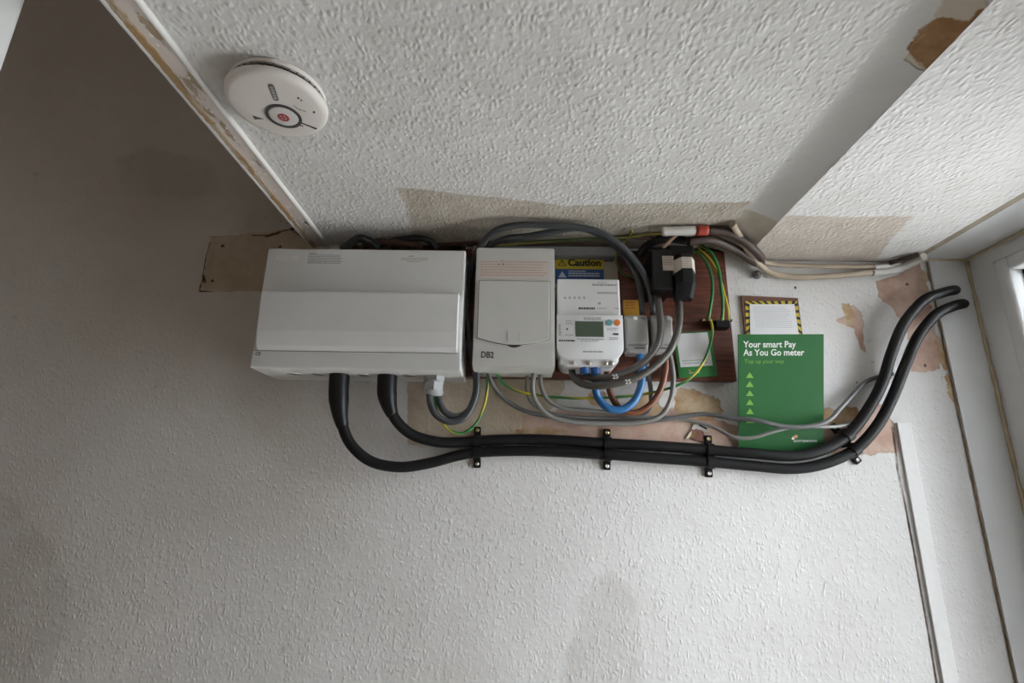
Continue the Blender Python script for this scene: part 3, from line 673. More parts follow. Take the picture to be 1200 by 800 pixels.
# ------------------------------------------------------------------ earth terminal block
p0, p1 = at(820, 372, .03), at(858, 381, .03)
eb = thing('earth_terminal', 'dark brass earth terminal bar with black cover on the wooden board', 'earth terminal', ((p0.x + p1.x) / 2, D - BT, p1.z))
obj('bar', box(p0.x, p1.x, D - .034, D - BT - .0003, p1.z + .006, p0.z - .003, bev=.001), mat('tarnished_brass', (.16, .11, .06), .4, .8, var=.2, vscale=80), eb)
p = at(838, 379, .035); q = at(856, 384, .035); obj('cover', box(p.x, q.x, D - .038, D - BT - .0003, q.z, p.z + .006, bev=.002), black_pl, eb)
for u in (824, 831, 846, 853):
    p = at(u, 374, .036); obj('screw', lathe([(.0032, -.003), (.0032, .0015), (.002, .0025), (0, .0025)], Frame((p.x, D - .034, p.z)), 0, 0, 12), mat('dull_brass', (.35, .24, .12), .35, 1.0), eb, smooth=40)

# ------------------------------------------------------------------ signs and papers
# caution sign on a cream card
p0, p1 = at(649, 325, BT + .003), at(723, 296, BT + .003)
cs = thing('caution_sign', 'yellow and blue Caution sign on a cream card above the meter', 'sign', ((p0.x + p1.x) / 2, D - BT, p0.z - .02))
F = Frame((p0.x, D - BT - .0005, p0.z - .02))
obj('card', prism(F, rect(0, p1.x - p0.x, 0, p1.z - F.o.z), 0, .0012), mat('cream_card', (.46, .41, .35), .7, var=.08, vscale=50), cs)
def cd(u, v): return on(F, u, v, BT + .002)
a, b_ = cd(651, 315); a2, b2 = cd(707, 301); _, b3 = cd(651, 326)
decal('yellow_panel', F, [rect(a, a2, b_, b2)], mat('sign_yellow', (.58, .44, .035), .5), cs, .0012, .0018)
decal('blue_panel', F, [rect(a, a2, b3 - .012, b_)], mat('sign_blue', (.035, .09, .27), .5), cs, .0012, .0018)
a, b_ = cd(665.5, 311.3); text('lettering', 'Caution', F, a, b_, .0195, mat('sign_black', (.02, .02, .015), .6), cs, bold=.0008, lift=.0022, sx=1.0)
def tri(a, b, w, h): return [(a, b), (a + w, b), (a + w / 2, b + h)]
a, b_ = cd(653.5, 311.5); w_ = .017
decal('warning_triangle', F, [tri(a, b_, w_, .0135)], mat('sign_black', (.02, .02, .015), .6), cs, .0018, .0021)
decal('warning_triangle_face', F, [tri(a + .0026, b_ + .0014, w_ - .0052, .0092)], mat('sign_yellow', (.58, .44, .035), .5), cs, .0021, .0024)
decal('exclamation_mark', F, [rect(a + .0078, a + .0092, b_ + .0045, b_ + .0088), rect(a + .0078, a + .0092, b_ + .0022, b_ + .0036)], mat('sign_black', (.02, .02, .015), .6), cs, .0024, .0027)
a, b_ = cd(654, 325); sw = mat('sign_pale', (.50, .56, .66), .5)
decal('notice_triangle', F, [tri(a, b_, .016, .0125)], sw, cs, .0018, .0022)
a, b_ = cd(666, 317); decal('small_print', F, small_print(a, a + .034, b_, 1, .005, .0020, .02, (.004, .008)) + small_print(a, a + .060, b_ - .0045, 1, .005, .0024, .02, (.004, .009)) + small_print(a, a + .060, b_ - .0092, 1, .005, .0024, .02, (.004, .009)), sw, cs, .0018, .0021)
a, b_ = cd(708, 304.5); decal('black_print', F, [rrect(a, a + .006, b_ - .0035, b_ - .0005, .0008), rrect(a + .0068, a + .0105, b_ - .0030, b_, .0008), rrect(a + .0112, a + .0175, b_ - .0035, b_ - .0004, .0008)], dark_ink, cs, .0012, .0015)

# orange label behind the connector block
p0, p1 = at(731, 372, BT + .001), at(748.5, 351.5, BT + .001)
og = thing('orange_label', 'small orange warning label right of the meter top', 'label', ((p0.x + p1.x) / 2, D - BT, p0.z))
F = Frame((p0.x, D - BT - .0004, p0.z)); w_, h_ = p1.x - p0.x, p1.z - p0.z
obj('backing', prism(F, rect(0, w_, 0, h_), 0, .0006), mat('label_orange', (.62, .32, .035), .5, var=.08), og)
decal('small_print', F, small_print(.003, w_ - .004, h_ - .004, 3, .0055, .0022, .2), mat('label_red_ink', (.40, .10, .03), .6), og, .0006, .0008)

# green leaflet card with blank white panel
pa_, pb_, pc_ = at(796, 443, .019), at(841, 440.5, .019), at(795, 384, .019)
ex = (pb_ - pa_); ex.y = 0; F = Frame(pa_, ex, Vector((0, 0, 1)) - ex.normalized() * ex.normalized().z, (0, -1, 0)); w_ = ex.length; h_ = .0845
grn = mat('leaflet_green', (.030, .20, .050), .4, var=.05); paper = mat('white_paper', (.76, .76, .78), .6, var=.02)
gc = thing('green_card', 'small green card with a white panel pinned to the wooden board', 'card', (pa_.x + w_ / 2, D - BT, pa_.z))
obj('card', prism(F, rect(0, w_, 0, h_), 0, .0008), grn, gc)
obj('white_panel', prism(F, rect(.005, w_ - .006, .0195, h_ - .0025), .0008, .0012), paper, gc)
decal('small_print', F, small_print(.009, w_ - .014, .0315, 1, .003, .0014, .02), mat('green_ink', (.25, .42, .28), .6), gc, .0012, .0014)
decal('small_print', F, small_print(.012, w_ - .014, .0265, 1, .003, .0012, .02), grey_ink, gc, .0012, .0014)
decal('logo', F, [circ(.0195, .0125, .0016, 10), circ(.0215, .0112, .0014, 10)], mat('logo_red', (.55, .20, .08), .5), gc, .0008, .001)
decal('logo_lettering', F, small_print(.019, .038, .009, 1, .003, .0015, .02), mat('pale_green_ink', (.55, .66, .55), .6), gc, .0008, .001)

# hazard-striped notice on a brown offcut
ha = [at(873, 392, .005), at(941, 394, .005), at(935, 349, .005), at(869, 346, .005)]
hz = thing('hazard_notice', 'white notice with black and yellow striped border behind the green booklet', 'notice', ((ha[0].x + ha[1].x) / 2, D, ha[0].z - .02))
F = Frame((ha[0].x, D - .0006, ha[0].z))
pts = [(p.x - F.o.x, p.z - F.o.z) for p in ha]; pts[0] = (pts[0][0], -.02); pts[1] = (pts[1][0], -.02)
obj('backing_board', prism(F, pts, 0, .004), mat('brown_hardboard', (.15, .065, .04), .7, var=.15, vscale=60), hz)
hb_ = [at(874, 394, .006), at(941, 394, .006), at(934.5, 352.5, .006), at(873.5, 352.5, .006)]
o4 = [(p.x - F.o.x, p.z - F.o.z) for p in hb_]; o4[0] = (o4[0][0], -.018); o4[1] = (o4[1][0], -.018)
yel = mat('hazard_yellow', (.60, .46, .04), .5); blk = mat('hazard_black', (.025, .022, .02), .6)
decal('yellow_border', F, [o4], yel, hz, .004, .0045)
cx_, cy_ = sum(p[0] for p in o4) / 4, sum(p[1] for p in o4) / 4
i4 = [(o4[0][0] + .0075, -.012), (o4[1][0] - .0075, -.012), (o4[2][0] - .0065, o4[2][1] - .0065), (o4[3][0] + .0075, o4[3][1] - .0065)]
decal('paper', F, [i4], paper, hz, .005, .0056)
bars = []
def lerp(p, q, t): return (p[0] + (q[0] - p[0]) * t, p[1] + (q[1] - p[1]) * t)
for (o0, o1, i0, i1, nb) in ((o4[3], o4[2], i4[3], i4[2], 7), (o4[0], o4[3], i4[0], i4[3], 6), (o4[1], o4[2], i4[1], i4[2], 6)):
    for k in range(nb):
        t = (k + .35) / nb; dt = .42 / nb; sk = .25 / nb
        bars.append([lerp(o0, o1, t), lerp(o0, o1, t + dt), lerp(i0, i1, min(1, t + dt + sk)), lerp(i0, i1, t + sk)])
decal('black_bars', F, bars, blk, hz, .0045, .0049)
decal('small_print', F, small_print(i4[3][0] + .006, i4[2][0] - .008, i4[3][1] - .005, 11, .0039, .0010, .15), mat('light_grey_ink', (.52, .52, .56), .6), hz, .0056, .0058)

# green booklet leaning out at the top, wedged behind the grey cables
bl, br_ = at(866, 527, .003), at(964, 527, .003); tl = at(864, 392, .068); tr_ = at(965, 391, .068)
exb = (br_ - bl).normalized(); eyb = ((tl + tr_) / 2 - (bl + br_) / 2); h_ = eyb.length; w_ = ((br_ - bl).length + (tr_ - tl).length) / 2
F = Frame((bl + br_) / 2, exb, eyb, exb.cross(eyb.normalized()))
bk = thing('booklet', 'green instruction booklet about a smart Pay As You Go meter', 'booklet', F.o)
cov = mat('booklet_green', (.030, .14, .045), .28, var=.05, vscale=12); hw = w_ / 2
obj('cover', prism(F, rect(-hw, hw, 0, h_), .0016, .0021), cov, bk); obj('pages', prism(F, rect(-hw + .001, hw - .001, .001, h_ - .001), .0004, .0016), paper, bk)
obj('back_cover', prism(F, rect(-hw, hw, 0, h_), 0, .0004), cov, bk)
wi = mat('white_print', (.78, .80, .78), .5); li = mat('lime_print', (.20, .42, .06), .5)
L_ = .0022
text('title', 'Your smart Pay', F, -hw + .009, h_ - .0225, .0155, wi, bk, bold=.0003, lift=L_, sx=.92)
text('title', 'As You Go meter', F, -hw + .009, h_ - .0365, .0155, wi, bk, bold=.0003, lift=L_, sx=.92)
text('subtitle', 'Top up your way', F, -hw + .0105, h_ - .0500, .0098, li, bk, lift=L_, sx=1.0)
for k in range(6):
    a, b_ = -hw + .0125, h_ - .0755 - k * .0158
    decal('arrow', F, [tri(a, b_, .0135, .0100)], li, bk, .0021, .0024)
text('logo_lettering', 'SCOTTISHPOWER', F, hw - .052, .0145, .0050, wi, bk, bold=.0001, lift=L_)
decal('logo', F, [circ(hw - .0515, .0225, .0028, 12), circ(hw - .0475, .0245, .0026, 12)], mat('logo_orange', (.62, .30, .12), .5), bk, .0021, .0023)
decal('logo_white', F, [circ(hw - .0535, .0205, .0022, 12)], wi, bk, .0021, .0024)

# torn sticker scrap between the black cables and the wall
p = at(818, 505, .004); F = Frame((p.x - .022, D - .0006, p.z - .014))
ts = thing('torn_sticker', 'torn white and brown sticker scrap above the black cables', 'sticker', (p.x, D, p.z - .014))
def rag(pts): return [(a + random.uniform(-.0006, .0006), b + random.uniform(-.0006, .0006)) for a, b in pts]
obj('white_scrap', prism(F, rag([(.012, .018), (.016, .025), (.024, .028), (.034, .027), (.040, .021), (.042, .014), (.036, .012), (.030, .016), (.020, .015)]), 0, .0012), mat('scrap_white', (.72, .70, .67), .6), ts)
obj('black_print', prism(F, rag([(.024, .024), (.030, .021), (.038, .017), (.040, .020), (.033, .023), (.027, .026)]), .0012, .0016), dark_ink, ts)
obj('brown_scrap', prism(F, rag([(.002, .004), (.010, .014), (.020, .018), (.030, .015), (.034, .006), (.028, -.004), (.016, -.002)]), 0, .0022), mat('scrap_brown', (.20, .085, .06), .55, var=.3, vscale=120), ts)
obj('cream_scrap', prism(F, rag([(.000, .002), (.007, .011), (.012, .015), (.010, .006), (.005, .000)]), .0022, .0028), mat('scrap_cream', (.70, .62, .50), .6), ts)
obj('olive_scrap', prism(F, rag([(.006, .001), (.011, .011), (.018, .013), (.014, .003)]), .0022, .0027), mat('scrap_olive', (.20, .15, .03), .5), ts)

# grey trunking strip along the top of the board
p0, p1 = at(553, 297, .04), at(737, 288, .04)
tk = thing('cable_trunking', 'grey plastic trunking strip behind the caution sign', 'trunking', ((p0.x + p1.x) / 2, D - BT, p0.z))
obj('channel', box(p0.x, p1.x, D - .034, D - BT - .0003, p0.z, p1.z, bev=.0015), mat('trunking_grey', (.22, .22, .23), .5, var=.04), tk)
obj('lid', box(p0.x + .001, p1.x - .001, D - .037, D - .034, p0.z + .001, p1.z - .001, bev=.001), mat('trunking_lid_grey', (.25, .25, .26), .5, var=.04), tk)

# ------------------------------------------------------------------ cables
blackc = mat('black_cable_sheath', (.009, .009, .010), .5, spec=.25)
sleeve = mat('black_shrink_sleeve', (.008, .008, .009), .42, spec=.3)
def cable(name, label, L, r, m, cat='cable', group=None, k=12, stripe=0, twist=0, n=8):
    path = smooth_path(pp(L, r), n); o = obj(name, tube(path, r, k, stripe, twist), m)
    return tag(o, label, cat, group), path
BLK1 = [(398, 437, .052), (397, 465, .050), (400, 493, .046), (411, 520, .040), (434, 540, .032), (468, 547, .024), (505, 542, .018), (535, 534, .0125), (559, 530, .0102), (620, 528, .0102), (712, 532.5, .0102), (775, 537, .0102), (832, 541, .0102), (880, 545.5, .0105), (930, 549, .014), (966, 543, .017), (1001, 527, .019), (1027, 500, .022), (1046, 465, .024), (1060, 430, .028), (1076, 394, .034), (1098, 368, .036), (1116, 359, .028), (1127, 356, .014), (1129, 356, -.002)]
BLK2 = [(454, 437, .052), (454, 465, .050), (462, 489, .044), (481, 508, .034), (512, 517.5, .022), (540, 518, .0125), (559, 516.5, .0102), (620, 514.5, .0102), (712, 519.3, .0102), (780, 523, .0102), (832, 527, .0102), (880, 531, .0165), (930, 534, .0185), (962, 527.5, .019), (993, 510, .019), (1017, 480, .022), (1034, 448, .024), (1045, 413, .028), (1060, 378, .034), (1084, 351, .036), (1104, 343, .030), (1117, 340, .014), (1119, 340, -.002)]
for L, lbl in ((BLK1, 'lower of the two thick black cables sweeping along the wall'), (BLK2, 'upper of the two thick black cables sweeping along the wall')):
    path = smooth_path(pp(L, .0108), 8); root = thing('armoured_cable', lbl, 'cable', path[0], 'thick black cables')
    obj('sheath', tube(path, .0092, 16), blackc, root)
    obj('shrink_sleeve', tube(path[:19 if L is BLK1 else 16], lambda t: .0172 - .0008 * t if t < .5 else .0168 - .0068 * (t - .5) / .5, 18), sleeve, root)

def clip(pc, d, side, lbl):       # P clip: strap over one cable with a screw tab on one side (d: cable direction)
    d = d.normalized(); n_ = Vector((0, -1, 0)); s_ = n_.cross(d).normalized() * side
    w = .0062; R_ = .0112
    root = thing('cable_clip', lbl, 'cable clip', (pc.x, D, pc.z), 'black cable clips')
    base = Vector((pc.x, D, pc.z)); yc = D - pc.y
    bm = bmesh.new(); sec = []
    outer = [(R_ * math.cos(t), yc + R_ * math.sin(t)) for t in np.linspace(0, math.pi, 13)]
    outer = [(outer[0][0], .0006)] + outer + [(outer[-1][0], .0006)]
    inner = [((R_ - .0012) * math.cos(t), yc + (R_ - .0012) * math.sin(t)) for t in np.linspace(0, math.pi, 13)]
    inner = [(inner[0][0], .0006)] + inner + [(inner[-1][0], .0006)]
    for h in (-w, w):
        sec.append([[bm.verts.new(base + s_ * a + n_ * c + d * h) for a, c in q] for q in (outer, inner)])
    (oa, ia), (ob, ib) = sec; N = len(oa)
    for i in range(N - 1):
        bm.faces.new((oa[i], oa[i + 1], ob[i + 1], ob[i])); bm.faces.new((ia[i], ib[i], ib[i + 1], ia[i + 1]))
        bm.faces.new((oa[i], ia[i], ia[i + 1], oa[i + 1])); bm.faces.new((ob[i], ob[i + 1], ib[i + 1], ib[i]))
    for i in (0, N - 1): bm.faces.new((oa[i], ob[i], ib[i], ia[i]))
    bmesh.ops.recalc_face_normals(bm, faces=bm.faces); obj('strap', bm, black_pl, root)
    Ft = Frame(base + s_ * (R_ - .001), d, s_, n_)
    obj('screw_tab', prism(Ft, rrect(-w, w, 0, .0155, .002, 4, (0, 0, 1, 1)), .0006, .0050, .0008), black_pl, root)
    scr = obj('screw', lathe([(.0034, .005), (.0034, .0062), (.0022, .0070), (.0012, .0064), (0, .0064)], Ft, 0, .0090, 16), brass if side > 0 else steel, root, smooth=40)
CL = [((559, 516.5), (559, 530)), ((712, 519.3), (712, 532.5)), ((832, 527), (832, 541)), ((993, 510), (1001, 527))]
DIR = [Vector((1, 0, .02)), Vector((1, 0, -.03)), Vector((1, 0, -.05)), Vector((1, 0, .75))]
WH = ['under the small grey fuse box', 'below the meter, second pair from the left', 'beside the torn sticker scrap', 'where the cables turn up past the booklet']
for i, (a, b_) in enumerate(CL):
    off = .0102 if i < 3 else .019
    clip(at(a[0], a[1], off), DIR[i], 1, 'upper black cable clip ' + WH[i])
    clip(at(b_[0], b_[1], off), DIR[i], -1, 'lower black cable clip ' + WH[i])

tailm = mat('dark_grey_tail_sheath', (.050, .056, .063), .38)
cable('meter_tail', 'front dark grey cable arching over the small fuse box', [(504, 452, .058), (504, 470, .058), (511, 486, .056), (527, 494, .050), (543, 490, .046), (554, 474, .046), (559, 452, .048), (556, 425, .050), (549, 392, .050), (547, 350, .050), (550, 318, .060), (561, 292, .085), (580, 271, .11), (605, 264, .118), (640, 264, .118), (672, 265.5, .115), (700, 271, .110), (726, 287, .10), (743, 304, .085), (756, 324, .07), (763, 345, .055), (765, 368, .040)], .0058, tailm)
cable('meter_tail', 'rear dark grey cable arching over the small fuse box', [(514, 452, .050), (514, 466, .050), (521, 482, .048), (535, 488, .042), (548, 482, .036), (556, 465, .034), (558, 445, .034), (552, 410, .034), (547, 360, .034), (554, 315, .040), (570, 292, .065), (592, 280, .088), (620, 276.5, .10), (650, 271, .105), (680, 267.5, .102), (705, 276, .095), (728, 295, .08), (744, 318, .062), (751, 342, .048), (753, 368, .036)], .0058, tailm)
fusem = mat('brown_grey_tail_sheath', (.095, .088, .077), .45)
mk1, _ = cable('meter_tail', 'inner grey cable from the main fuse to the meter terminals', [(770, 341, .055), (772, 360, .066), (774, 382, .074), (771, 402, .078), (759, 420, .080), (740, 433, .080), (718, 441, .078), (700, 443, .072), (689, 441, .060), (684.5, 434, .053), (684, 424, .052)], .0062, fusem)
mk2, _ = cable('meter_tail', 'outer grey cable from the main fuse to the meter terminals', [(793, 341, .055), (796, 362, .066), (794, 388, .076), (784, 412, .082), (766, 430, .084), (744, 443, .084), (718, 450, .082), (694, 452, .072), (679, 448, .060), (671.5, 440, .053), (670, 432, .050), (670, 424, .050)], .0062, fusem)
wm = mat('white_marker', (.78, .78, .75), .6)
for (u, v, s_, par) in ((722, 443, '25', mk1), (737, 449, '25', mk2)):
    text('cable_marking', s_, Frame(at(u, v, .0905)), -.006, -.0015, .0105, wm, par, bold=.0002, rot=.12)

bluem = mat('blue_cable_sheath', (.026, .145, .37), .38); brm = mat('brown_cable_sheath', (.19, .062, .025), .4)
cable('meter_tail', 'bright blue cable looping from the meter to the connector block', [(698, 424, .068), (697.5, 447, .064), (700, 464, .054), (711, 477, .054), (727, 480, .052), (742, 471, .050), (751, 452, .046), (752, 430, .042), (748, 408, .036)], .0066, bluem)
cable('meter_tail', 'brown cable looping from the meter to the connector block', [(711, 428, .042), (713, 450, .040), (718, 467, .038), (730, 481, .036), (746, 483, .034), (762, 474, .034), (774, 456, .034), (780, 430, .034), (779, 406, .034)], .0056, brm)
for i, (u, v) in enumerate(((685, 433), (698, 436))):
    p = at(u, v, .068); bm = bmesh.new(); pt = [Vector((p.x, p.y, p.z + dz)) for dz in (.016, .010, .002, -.008)]
    tag(obj('cable_boot', tube(pt, lambda t: .0086 - .0006 * t, 14), mat('blue_boot_plastic', (.035, .13, .42), .35)), ('left' if i == 0 else 'right') + ' blue plastic boot under the meter', 'cable boot', 'blue boots under the meter')

lg = mat('light_grey_cable_sheath', (.215, .212, .205), .45); mg = mat('mid_grey_cable_sheath', (.12, .12, .123), .45)
cable('cable', 'dark grey cable from the small fuse box crossing the green booklet', [(572, 436, .045), (577, 450, .040), (590, 466, .030), (612, 480, .020), (645, 488, .014), (690, 493, .010), (740, 495, .010), (785, 490, .012), (825, 485, .014), (860, 490, .026), (885, 492, .034), (915, 499, .036), (945, 500, .036), (970, 493, .034), (985, 478, .024), (998, 464, .016), (1015, 447, .012), (1035, 440, .010), (1046, 438, .008)], .0040, mg)
cable('cable', 'pale grey cable looping lowest under the meter', [(626, 436, .050), (624, 455, .046), (628, 470, .042), (642, 486, .036), (670, 494, .030), (710, 496, .028), (750, 495, .028), (774, 487, .030), (785, 470, .032), (789, 445, .034), (787, 425, .034), (783, 407, .034)], .0043, lg)
cable('cable', 'pale grey cable looping just above the lowest one under the meter', [(633, 436, .042), (634, 452, .038), (642, 468, .034), (660, 478, .028), (690, 481, .024), (720, 484, .020), (745, 488, .018), (760, 482, .018), (763, 462, .020), (759, 435, .024), (756, 406, .028)], .0040, lg)
cable('cable', 'thin pale grey cable from the small fuse box looping behind the green wire', [(619, 436, .032), (617, 455, .028), (622, 470, .022), (640, 482, .016), (672, 488, .012), (720, 490, .008), (760, 489, .008), (790, 489, .008)], .0032, lg)
cable('cable', 'thin grey cable crossing the bottom of the green booklet', [(788, 489, .007), (810, 493, .006), (835, 500, .010), (860, 512, .022), (880, 513, .026), (905, 506, .030), (930, 500, .030), (960, 500, .028), (985, 499, .020), (1005, 492, .012), (1018, 474, .008), (1024, 458, .007), (1036, 446, .006), (1044, 442, .005)], .0031, lg)

eg, ey = mat('earth_green', (.035, .20, .05), .4), mat('earth_yellow', (.50, .42, .03), .4)
EW = [('green and yellow wire looping from the cable gland to the small fuse box', [(508, 452, .055), (511, 475, .050), (517, 493, .042), (529, 505, .034), (543, 507, .030), (557, 497, .030), (567, 476, .034), (571, 455, .040), (572, 436, .046)], .0023),
      ('long green and yellow wire drooping under the meter to the earth terminal', [(581, 436, .045), (588, 447, .040), (604, 457, .034), (630, 463, .028), (665, 466, .024), (705, 466, .022), (745, 463, .024), (780, 456, .030), (805, 446, .036), (822, 428, .038), (832, 404, .038), (835, 385, .036), (832, 374, .032)], .0025),
      ('left green wire dropping behind the main fuse to the earth terminal', [(812, 293, .04), (822, 300, .045), (831, 314, .048), (835, 332, .046), (834, 350, .042), (830, 374, .034)], .0028),
      ('middle green wire dropping behind the main fuse to the earth terminal', [(820, 286, .045), (833, 296, .050), (841, 312, .052), (845, 335, .048), (847, 355, .044), (846, 376, .034)], .0030),
      ('right yellow wire dropping behind the main fuse to the earth terminal', [(818, 291, .034), (832, 304, .036), (843, 325, .040), (849, 345, .042), (853, 362, .040), (854, 376, .034)], .0022),
      ('yellow wire loop beside the caution sign', [(741, 270, .06), (734, 281, .052), (725, 292, .044), (722, 303, .038), (726, 315, .032), (734, 323, .026), (743, 325, .020)], .0026),
      ('green and yellow wire lying along the top of the trunking', [(560, 290, .046), (600, 286, .050), (650, 282, .054), (700, 280, .056), (735, 278, .06), (765, 274, .066), (800, 275, .07)], .0026)]
for i, (lbl, L, r_) in enumerate(EW):
    mm = [eg, ey] if i not in (4, 5) else [ey, eg]
    if i > 4: mm = [mat('dull_olive_green', (.05, .09, .025), .5), mat('dull_olive_yellow', (.22, .21, .05), .5)] if i == 6 else [mat('dull_olive_yellow', (.22, .21, .05), .5), mat('dull_olive_green', (.05, .09, .025), .5)]
    cable('earth_wire', lbl, L, r_, mm, 'wire', 'earth wires', 10, 4 if i < 2 or i == 6 else 2, 60 if i < 2 else 25)

# ------------------------------------------------------------------ supply cable and pipes along the ceiling
redm = mat('red_tape', (.42, .05, .03), .5); dkb = mat('dark_brown_sheath', (.055, .032, .025), .5, var=.15, vscale=60)
cream = mat('cream_painted_pipe', (.44, .36, .27), .45, var=.18, vscale=45); whp = mat('white_painted_pipe', (.68, .66, .63), .5, var=.06, vscale=50)
path = smooth_path(pp([(776, 271, .085), (800, 270.5, .088), (829, 270, .088), (850, 272, .080), (868, 280, .066), (884, 293, .048), (893, 303, .030)], .0085), 8)
sp = thing('supply_cable', 'white sheathed supply cable end with a red taped band above the main fuse', 'cable', path[0])
obj('white_sleeve', tube(path[:14], .0082, 14, wob=.03), whp, sp); obj('red_band', tube(path[12:17], .0090, 14), redm, sp); obj('brown_sheath', tube(path[16:], .0072, 14), dkb, sp)
cable('supply_cable', 'dark brown cable below the red taped one, bending down to the pipes', [(806, 283, .075), (830, 281, .075), (850, 287, .062), (868, 296, .044), (884, 306, .026), (892, 309, .014)], .0085, dkb)
cable('pipe', 'cream painted pipe bending down from the ceiling and along the wall', [(858, 262, .10), (866, 275, .085), (876, 292, .055), (888, 308, .026), (900, 318, .014), (920, 323.5, .010), (950, 324.5, .009), (990, 322, .009), (1026, 318.5, .009)], .0058, cream, 'pipe')
cable('pipe', 'straight cream painted pipe tight under the ceiling by the wall', [(886, 303, .012), (905, 309, .010), (950, 311.5, .009), (1000, 312.5, .009), (1030, 312.5, .009)], .0046, cream, 'pipe')
cable('pipe', 'white painted pipe end rising to the corner by the door', [(1022, 319.5, .010), (1040, 318, .011), (1058, 313, .012), (1072, 305.5, .010), (1083, 300, .006)], .0068, whp, 'pipe')
cable('pipe', 'short white painted pipe joint just under the ceiling', [(1024, 313.5, .010), (1040, 312, .010), (1056, 308.5, .010), (1062, 307, .008)], .0052, whp, 'pipe')
cable('pipe', 'short dark cable end against the ceiling near the door corner', [(1042, 308, .014), (1060, 303, .014), (1076, 298.5, .010)], .0042, dkb, 'cable')
p = at(888, 321, .006); pc_ = thing('pipe_clip', 'small grey pipe clip under the cream pipe', 'pipe clip', (p.x, D, p.z - .006))
obj('saddle', lathe([(.0085, .0006), (.0078, .007), (.005, .010), (0, .010)], Frame((p.x, D, p.z)), 0, 0, 16), mat('dull_grey_clip', (.20, .21, .20), .5), pc_, smooth=40)
obj('screw', lathe([(.003, .010), (.0024, .0115), (0, .0115)], Frame((p.x, D, p.z)), 0, 0, 12), steel, pc_, smooth=40)

# old cables lying in the gap above the white fuse box
old1 = mat('old_black_rubber', (.022, .026, .027), .55, var=.2, vscale=90); old2 = mat('old_brown_cloth', (.075, .035, .025), .8, bump=.5, bscale=300, var=.3, vscale=90)
cable('old_cable', 'short black cable bend poking up at the left above the white fuse box', [(402, 291, .05), (411, 285, .055), (420, 279.5, .058), (432, 282, .058), (444, 289, .055)], .0075, old1)
cable('old_cable', 'old brown cable lying in the gap above the white fuse box', [(425, 289, .045), (440, 283, .045), (460, 284, .045), (480, 286, .045), (495, 289, .04)], .0060, old2)
cable('old_cable', 'old black cable lying behind the brown one above the white fuse box', [(446, 286, .030), (470, 281, .034), (490, 279, .036), (505, 283, .034), (512, 291, .030)], .0060, old1)
cable('old_cable', 'thin dark cable running along the ceiling joint to the wooden board', [(505, 288, .02), (530, 286, .024), (560, 284.5, .028), (600, 286, .03), (640, 285, .034), (690, 282, .04), (740, 278, .045), (770, 280, .05)], .0036, old2)
cable('old_cable', 'dark cable bunch end rising behind the main fuse', [(748, 300, .03), (758, 288, .04), (772, 281, .05), (790, 280, .055), (812, 284, .055)], .0075, old1)
cable('old_cable', 'small copper coloured cable end beside the main fuse top', [(776, 290, .065), (784, 283, .072), (793, 275, .078)], .0030, mat('pinkish_copper', (.40, .24, .17), .45, var=.2, vscale=80))

# ------------------------------------------------------------------ smoke alarm on the ceiling
SX, SY = -.296, .532
sa = thing('smoke_alarm', 'round white smoke alarm with a red centre mark on the ceiling', 'smoke alarm', (SX, SY, Z0 + H1))
F = Frame((SX, SY, Z0 + H1), (1, 0, 0), (0, 1, 0), (0, 0, -1))
ivory = mat('ivory_alarm_plastic', (.74, .70, .665), .38, var=.02)
obj('base_plate', lathe([(.053, 0), (.0545, .002), (.0535, .0055), (.047, .007), (0, .007)], F, 0, 0, 48), ivory, sa, smooth=40)
obj('vent_gap', lathe([(.050, .0055), (.0515, .007), (.0515, .0125), (.050, .014)], F, 0, 0, 48), mat('vent_black', (.012, .012, .012), .7), sa, smooth=40)
for i in range(40):
    t = 2 * math.pi * i / 40; c, s_ = math.cos(t), math.sin(t); Fv = Frame(F.p(.0515 * c, .0515 * s_, .0098), (-s_, c, 0), (0, 0, -1), (c, s_, 0))
    obj('vent_fin', prism(Fv, rect(-.0006, .0006, -.003, .003), -.001, .0022), mat('vent_grey', (.09, .09, .085), .6), sa)
obj('cover', lathe([(.050, .0125), (.0560, .0130), (.0580, .0150), (.0578, .0190), (.0550, .0226), (.050, .0240), (.030, .0248), (0, .0250)], F, 0, 0, 64), ivory, sa, smooth=50)
bxc, byc = .003, .013           # test button, off centre
HZ = .0248
def ring(a, b, r0, r1, h0, h1): return lathe([(r0, h0), (r0, h1), (r1, h1), (r1, h0), (r0, h0)], F, a, b, 40)
obj('button_ring', ring(bxc, byc, .0175, .0212, HZ - .002, HZ + .0012), mat('ring_dark_grey', (.07, .067, .067), .45), sa, smooth=40)
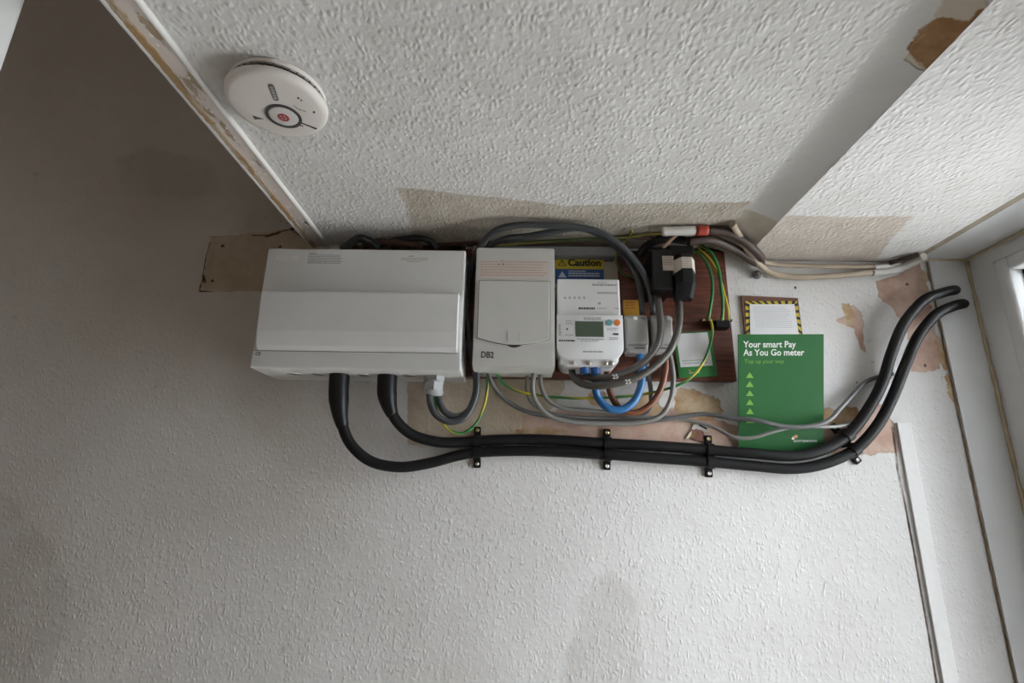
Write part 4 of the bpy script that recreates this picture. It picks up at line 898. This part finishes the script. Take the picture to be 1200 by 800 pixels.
obj('test_button', lathe([(.0172, HZ - .001), (.0168, HZ + .0010), (.014, HZ + .0018), (0, HZ + .0020)], F, bxc, byc, 40), mat('button_grey_white', (.66, .65, .64), .38), sa, smooth=40)
redink = mat('alarm_red', (.42, .06, .06), .5)
em = obj('red_emblem', ring(bxc, byc, .0042, .0068, HZ + .0014, HZ + .0024), redink, sa)
Fe = Frame(F.p(bxc, byc, HZ + .0022), (1, 0, 0), (0, 1, 0), (0, 0, -1))
decal('emblem_cross', Fe, [rect(-.0042, .0042, -.0008, .0008), rect(-.0008, .0008, -.0042, .0042)], redink, em, -.0004, .0004)
Ft = Frame(F.p(0, 0, HZ), (1, 0, 0), (0, 1, 0), (0, 0, -1))
def rotpoly(q, a, b, t): return [(a + x * math.cos(t) - y * math.sin(t), b + x * math.sin(t) + y * math.cos(t)) for x, y in q]
t_ = math.radians(100)
decal('speaker_slot', Ft, [rotpoly(rrect(-.0130, .0130, -.0032, .0032, .0030), .0085, -.027, t_)], mat('slot_grey', (.13, .13, .13), .5), sa, -.001, .0008)
decal('slot_mark', Ft, [rotpoly(rect(-.0103 + k * .0043, -.0103 + k * .0043 + .0030, -.0017, .0017), .0085, -.027, t_) for k in range(5)], mat('slot_letter_grey', (.42, .42, .42), .5), sa, .0008, .0011)
decal('arrow_mark', Ft, [rotpoly([(-.0060, -.003), (.0060, 0), (-.0050, .0034)], -.030, .017, math.radians(15))], dark_ink, sa, -.002, .0004)
for a, b_, r_ in ((.0335, -.018, .0015), (.0355, -.0145, .0011), (.0430, .006, .0014)):
    decal('indicator_dot', Ft, [circ(a, b_, r_, 10)], dark_ink, sa, -.003, .0003)
decal('printed_mark', Ft, [rotpoly(rect(-.006, .006, -.0010, .0010), .0290, .0015, math.radians(35)), rotpoly(rect(-.005, .005, -.0008, .0008), .0255, -.0020, math.radians(60))], mat('print_pale_grey', (.42, .40, .38), .6), sa, -.001, .0004)
decal('printed_label', Ft, [rotpoly(rect(-.011, .011, -.0009, .0009), .026, .030, math.radians(38)), rotpoly(rect(-.004, .004, -.0006, .0006), .016, .030, math.radians(20))], dark_ink, sa, -.004, .0004)
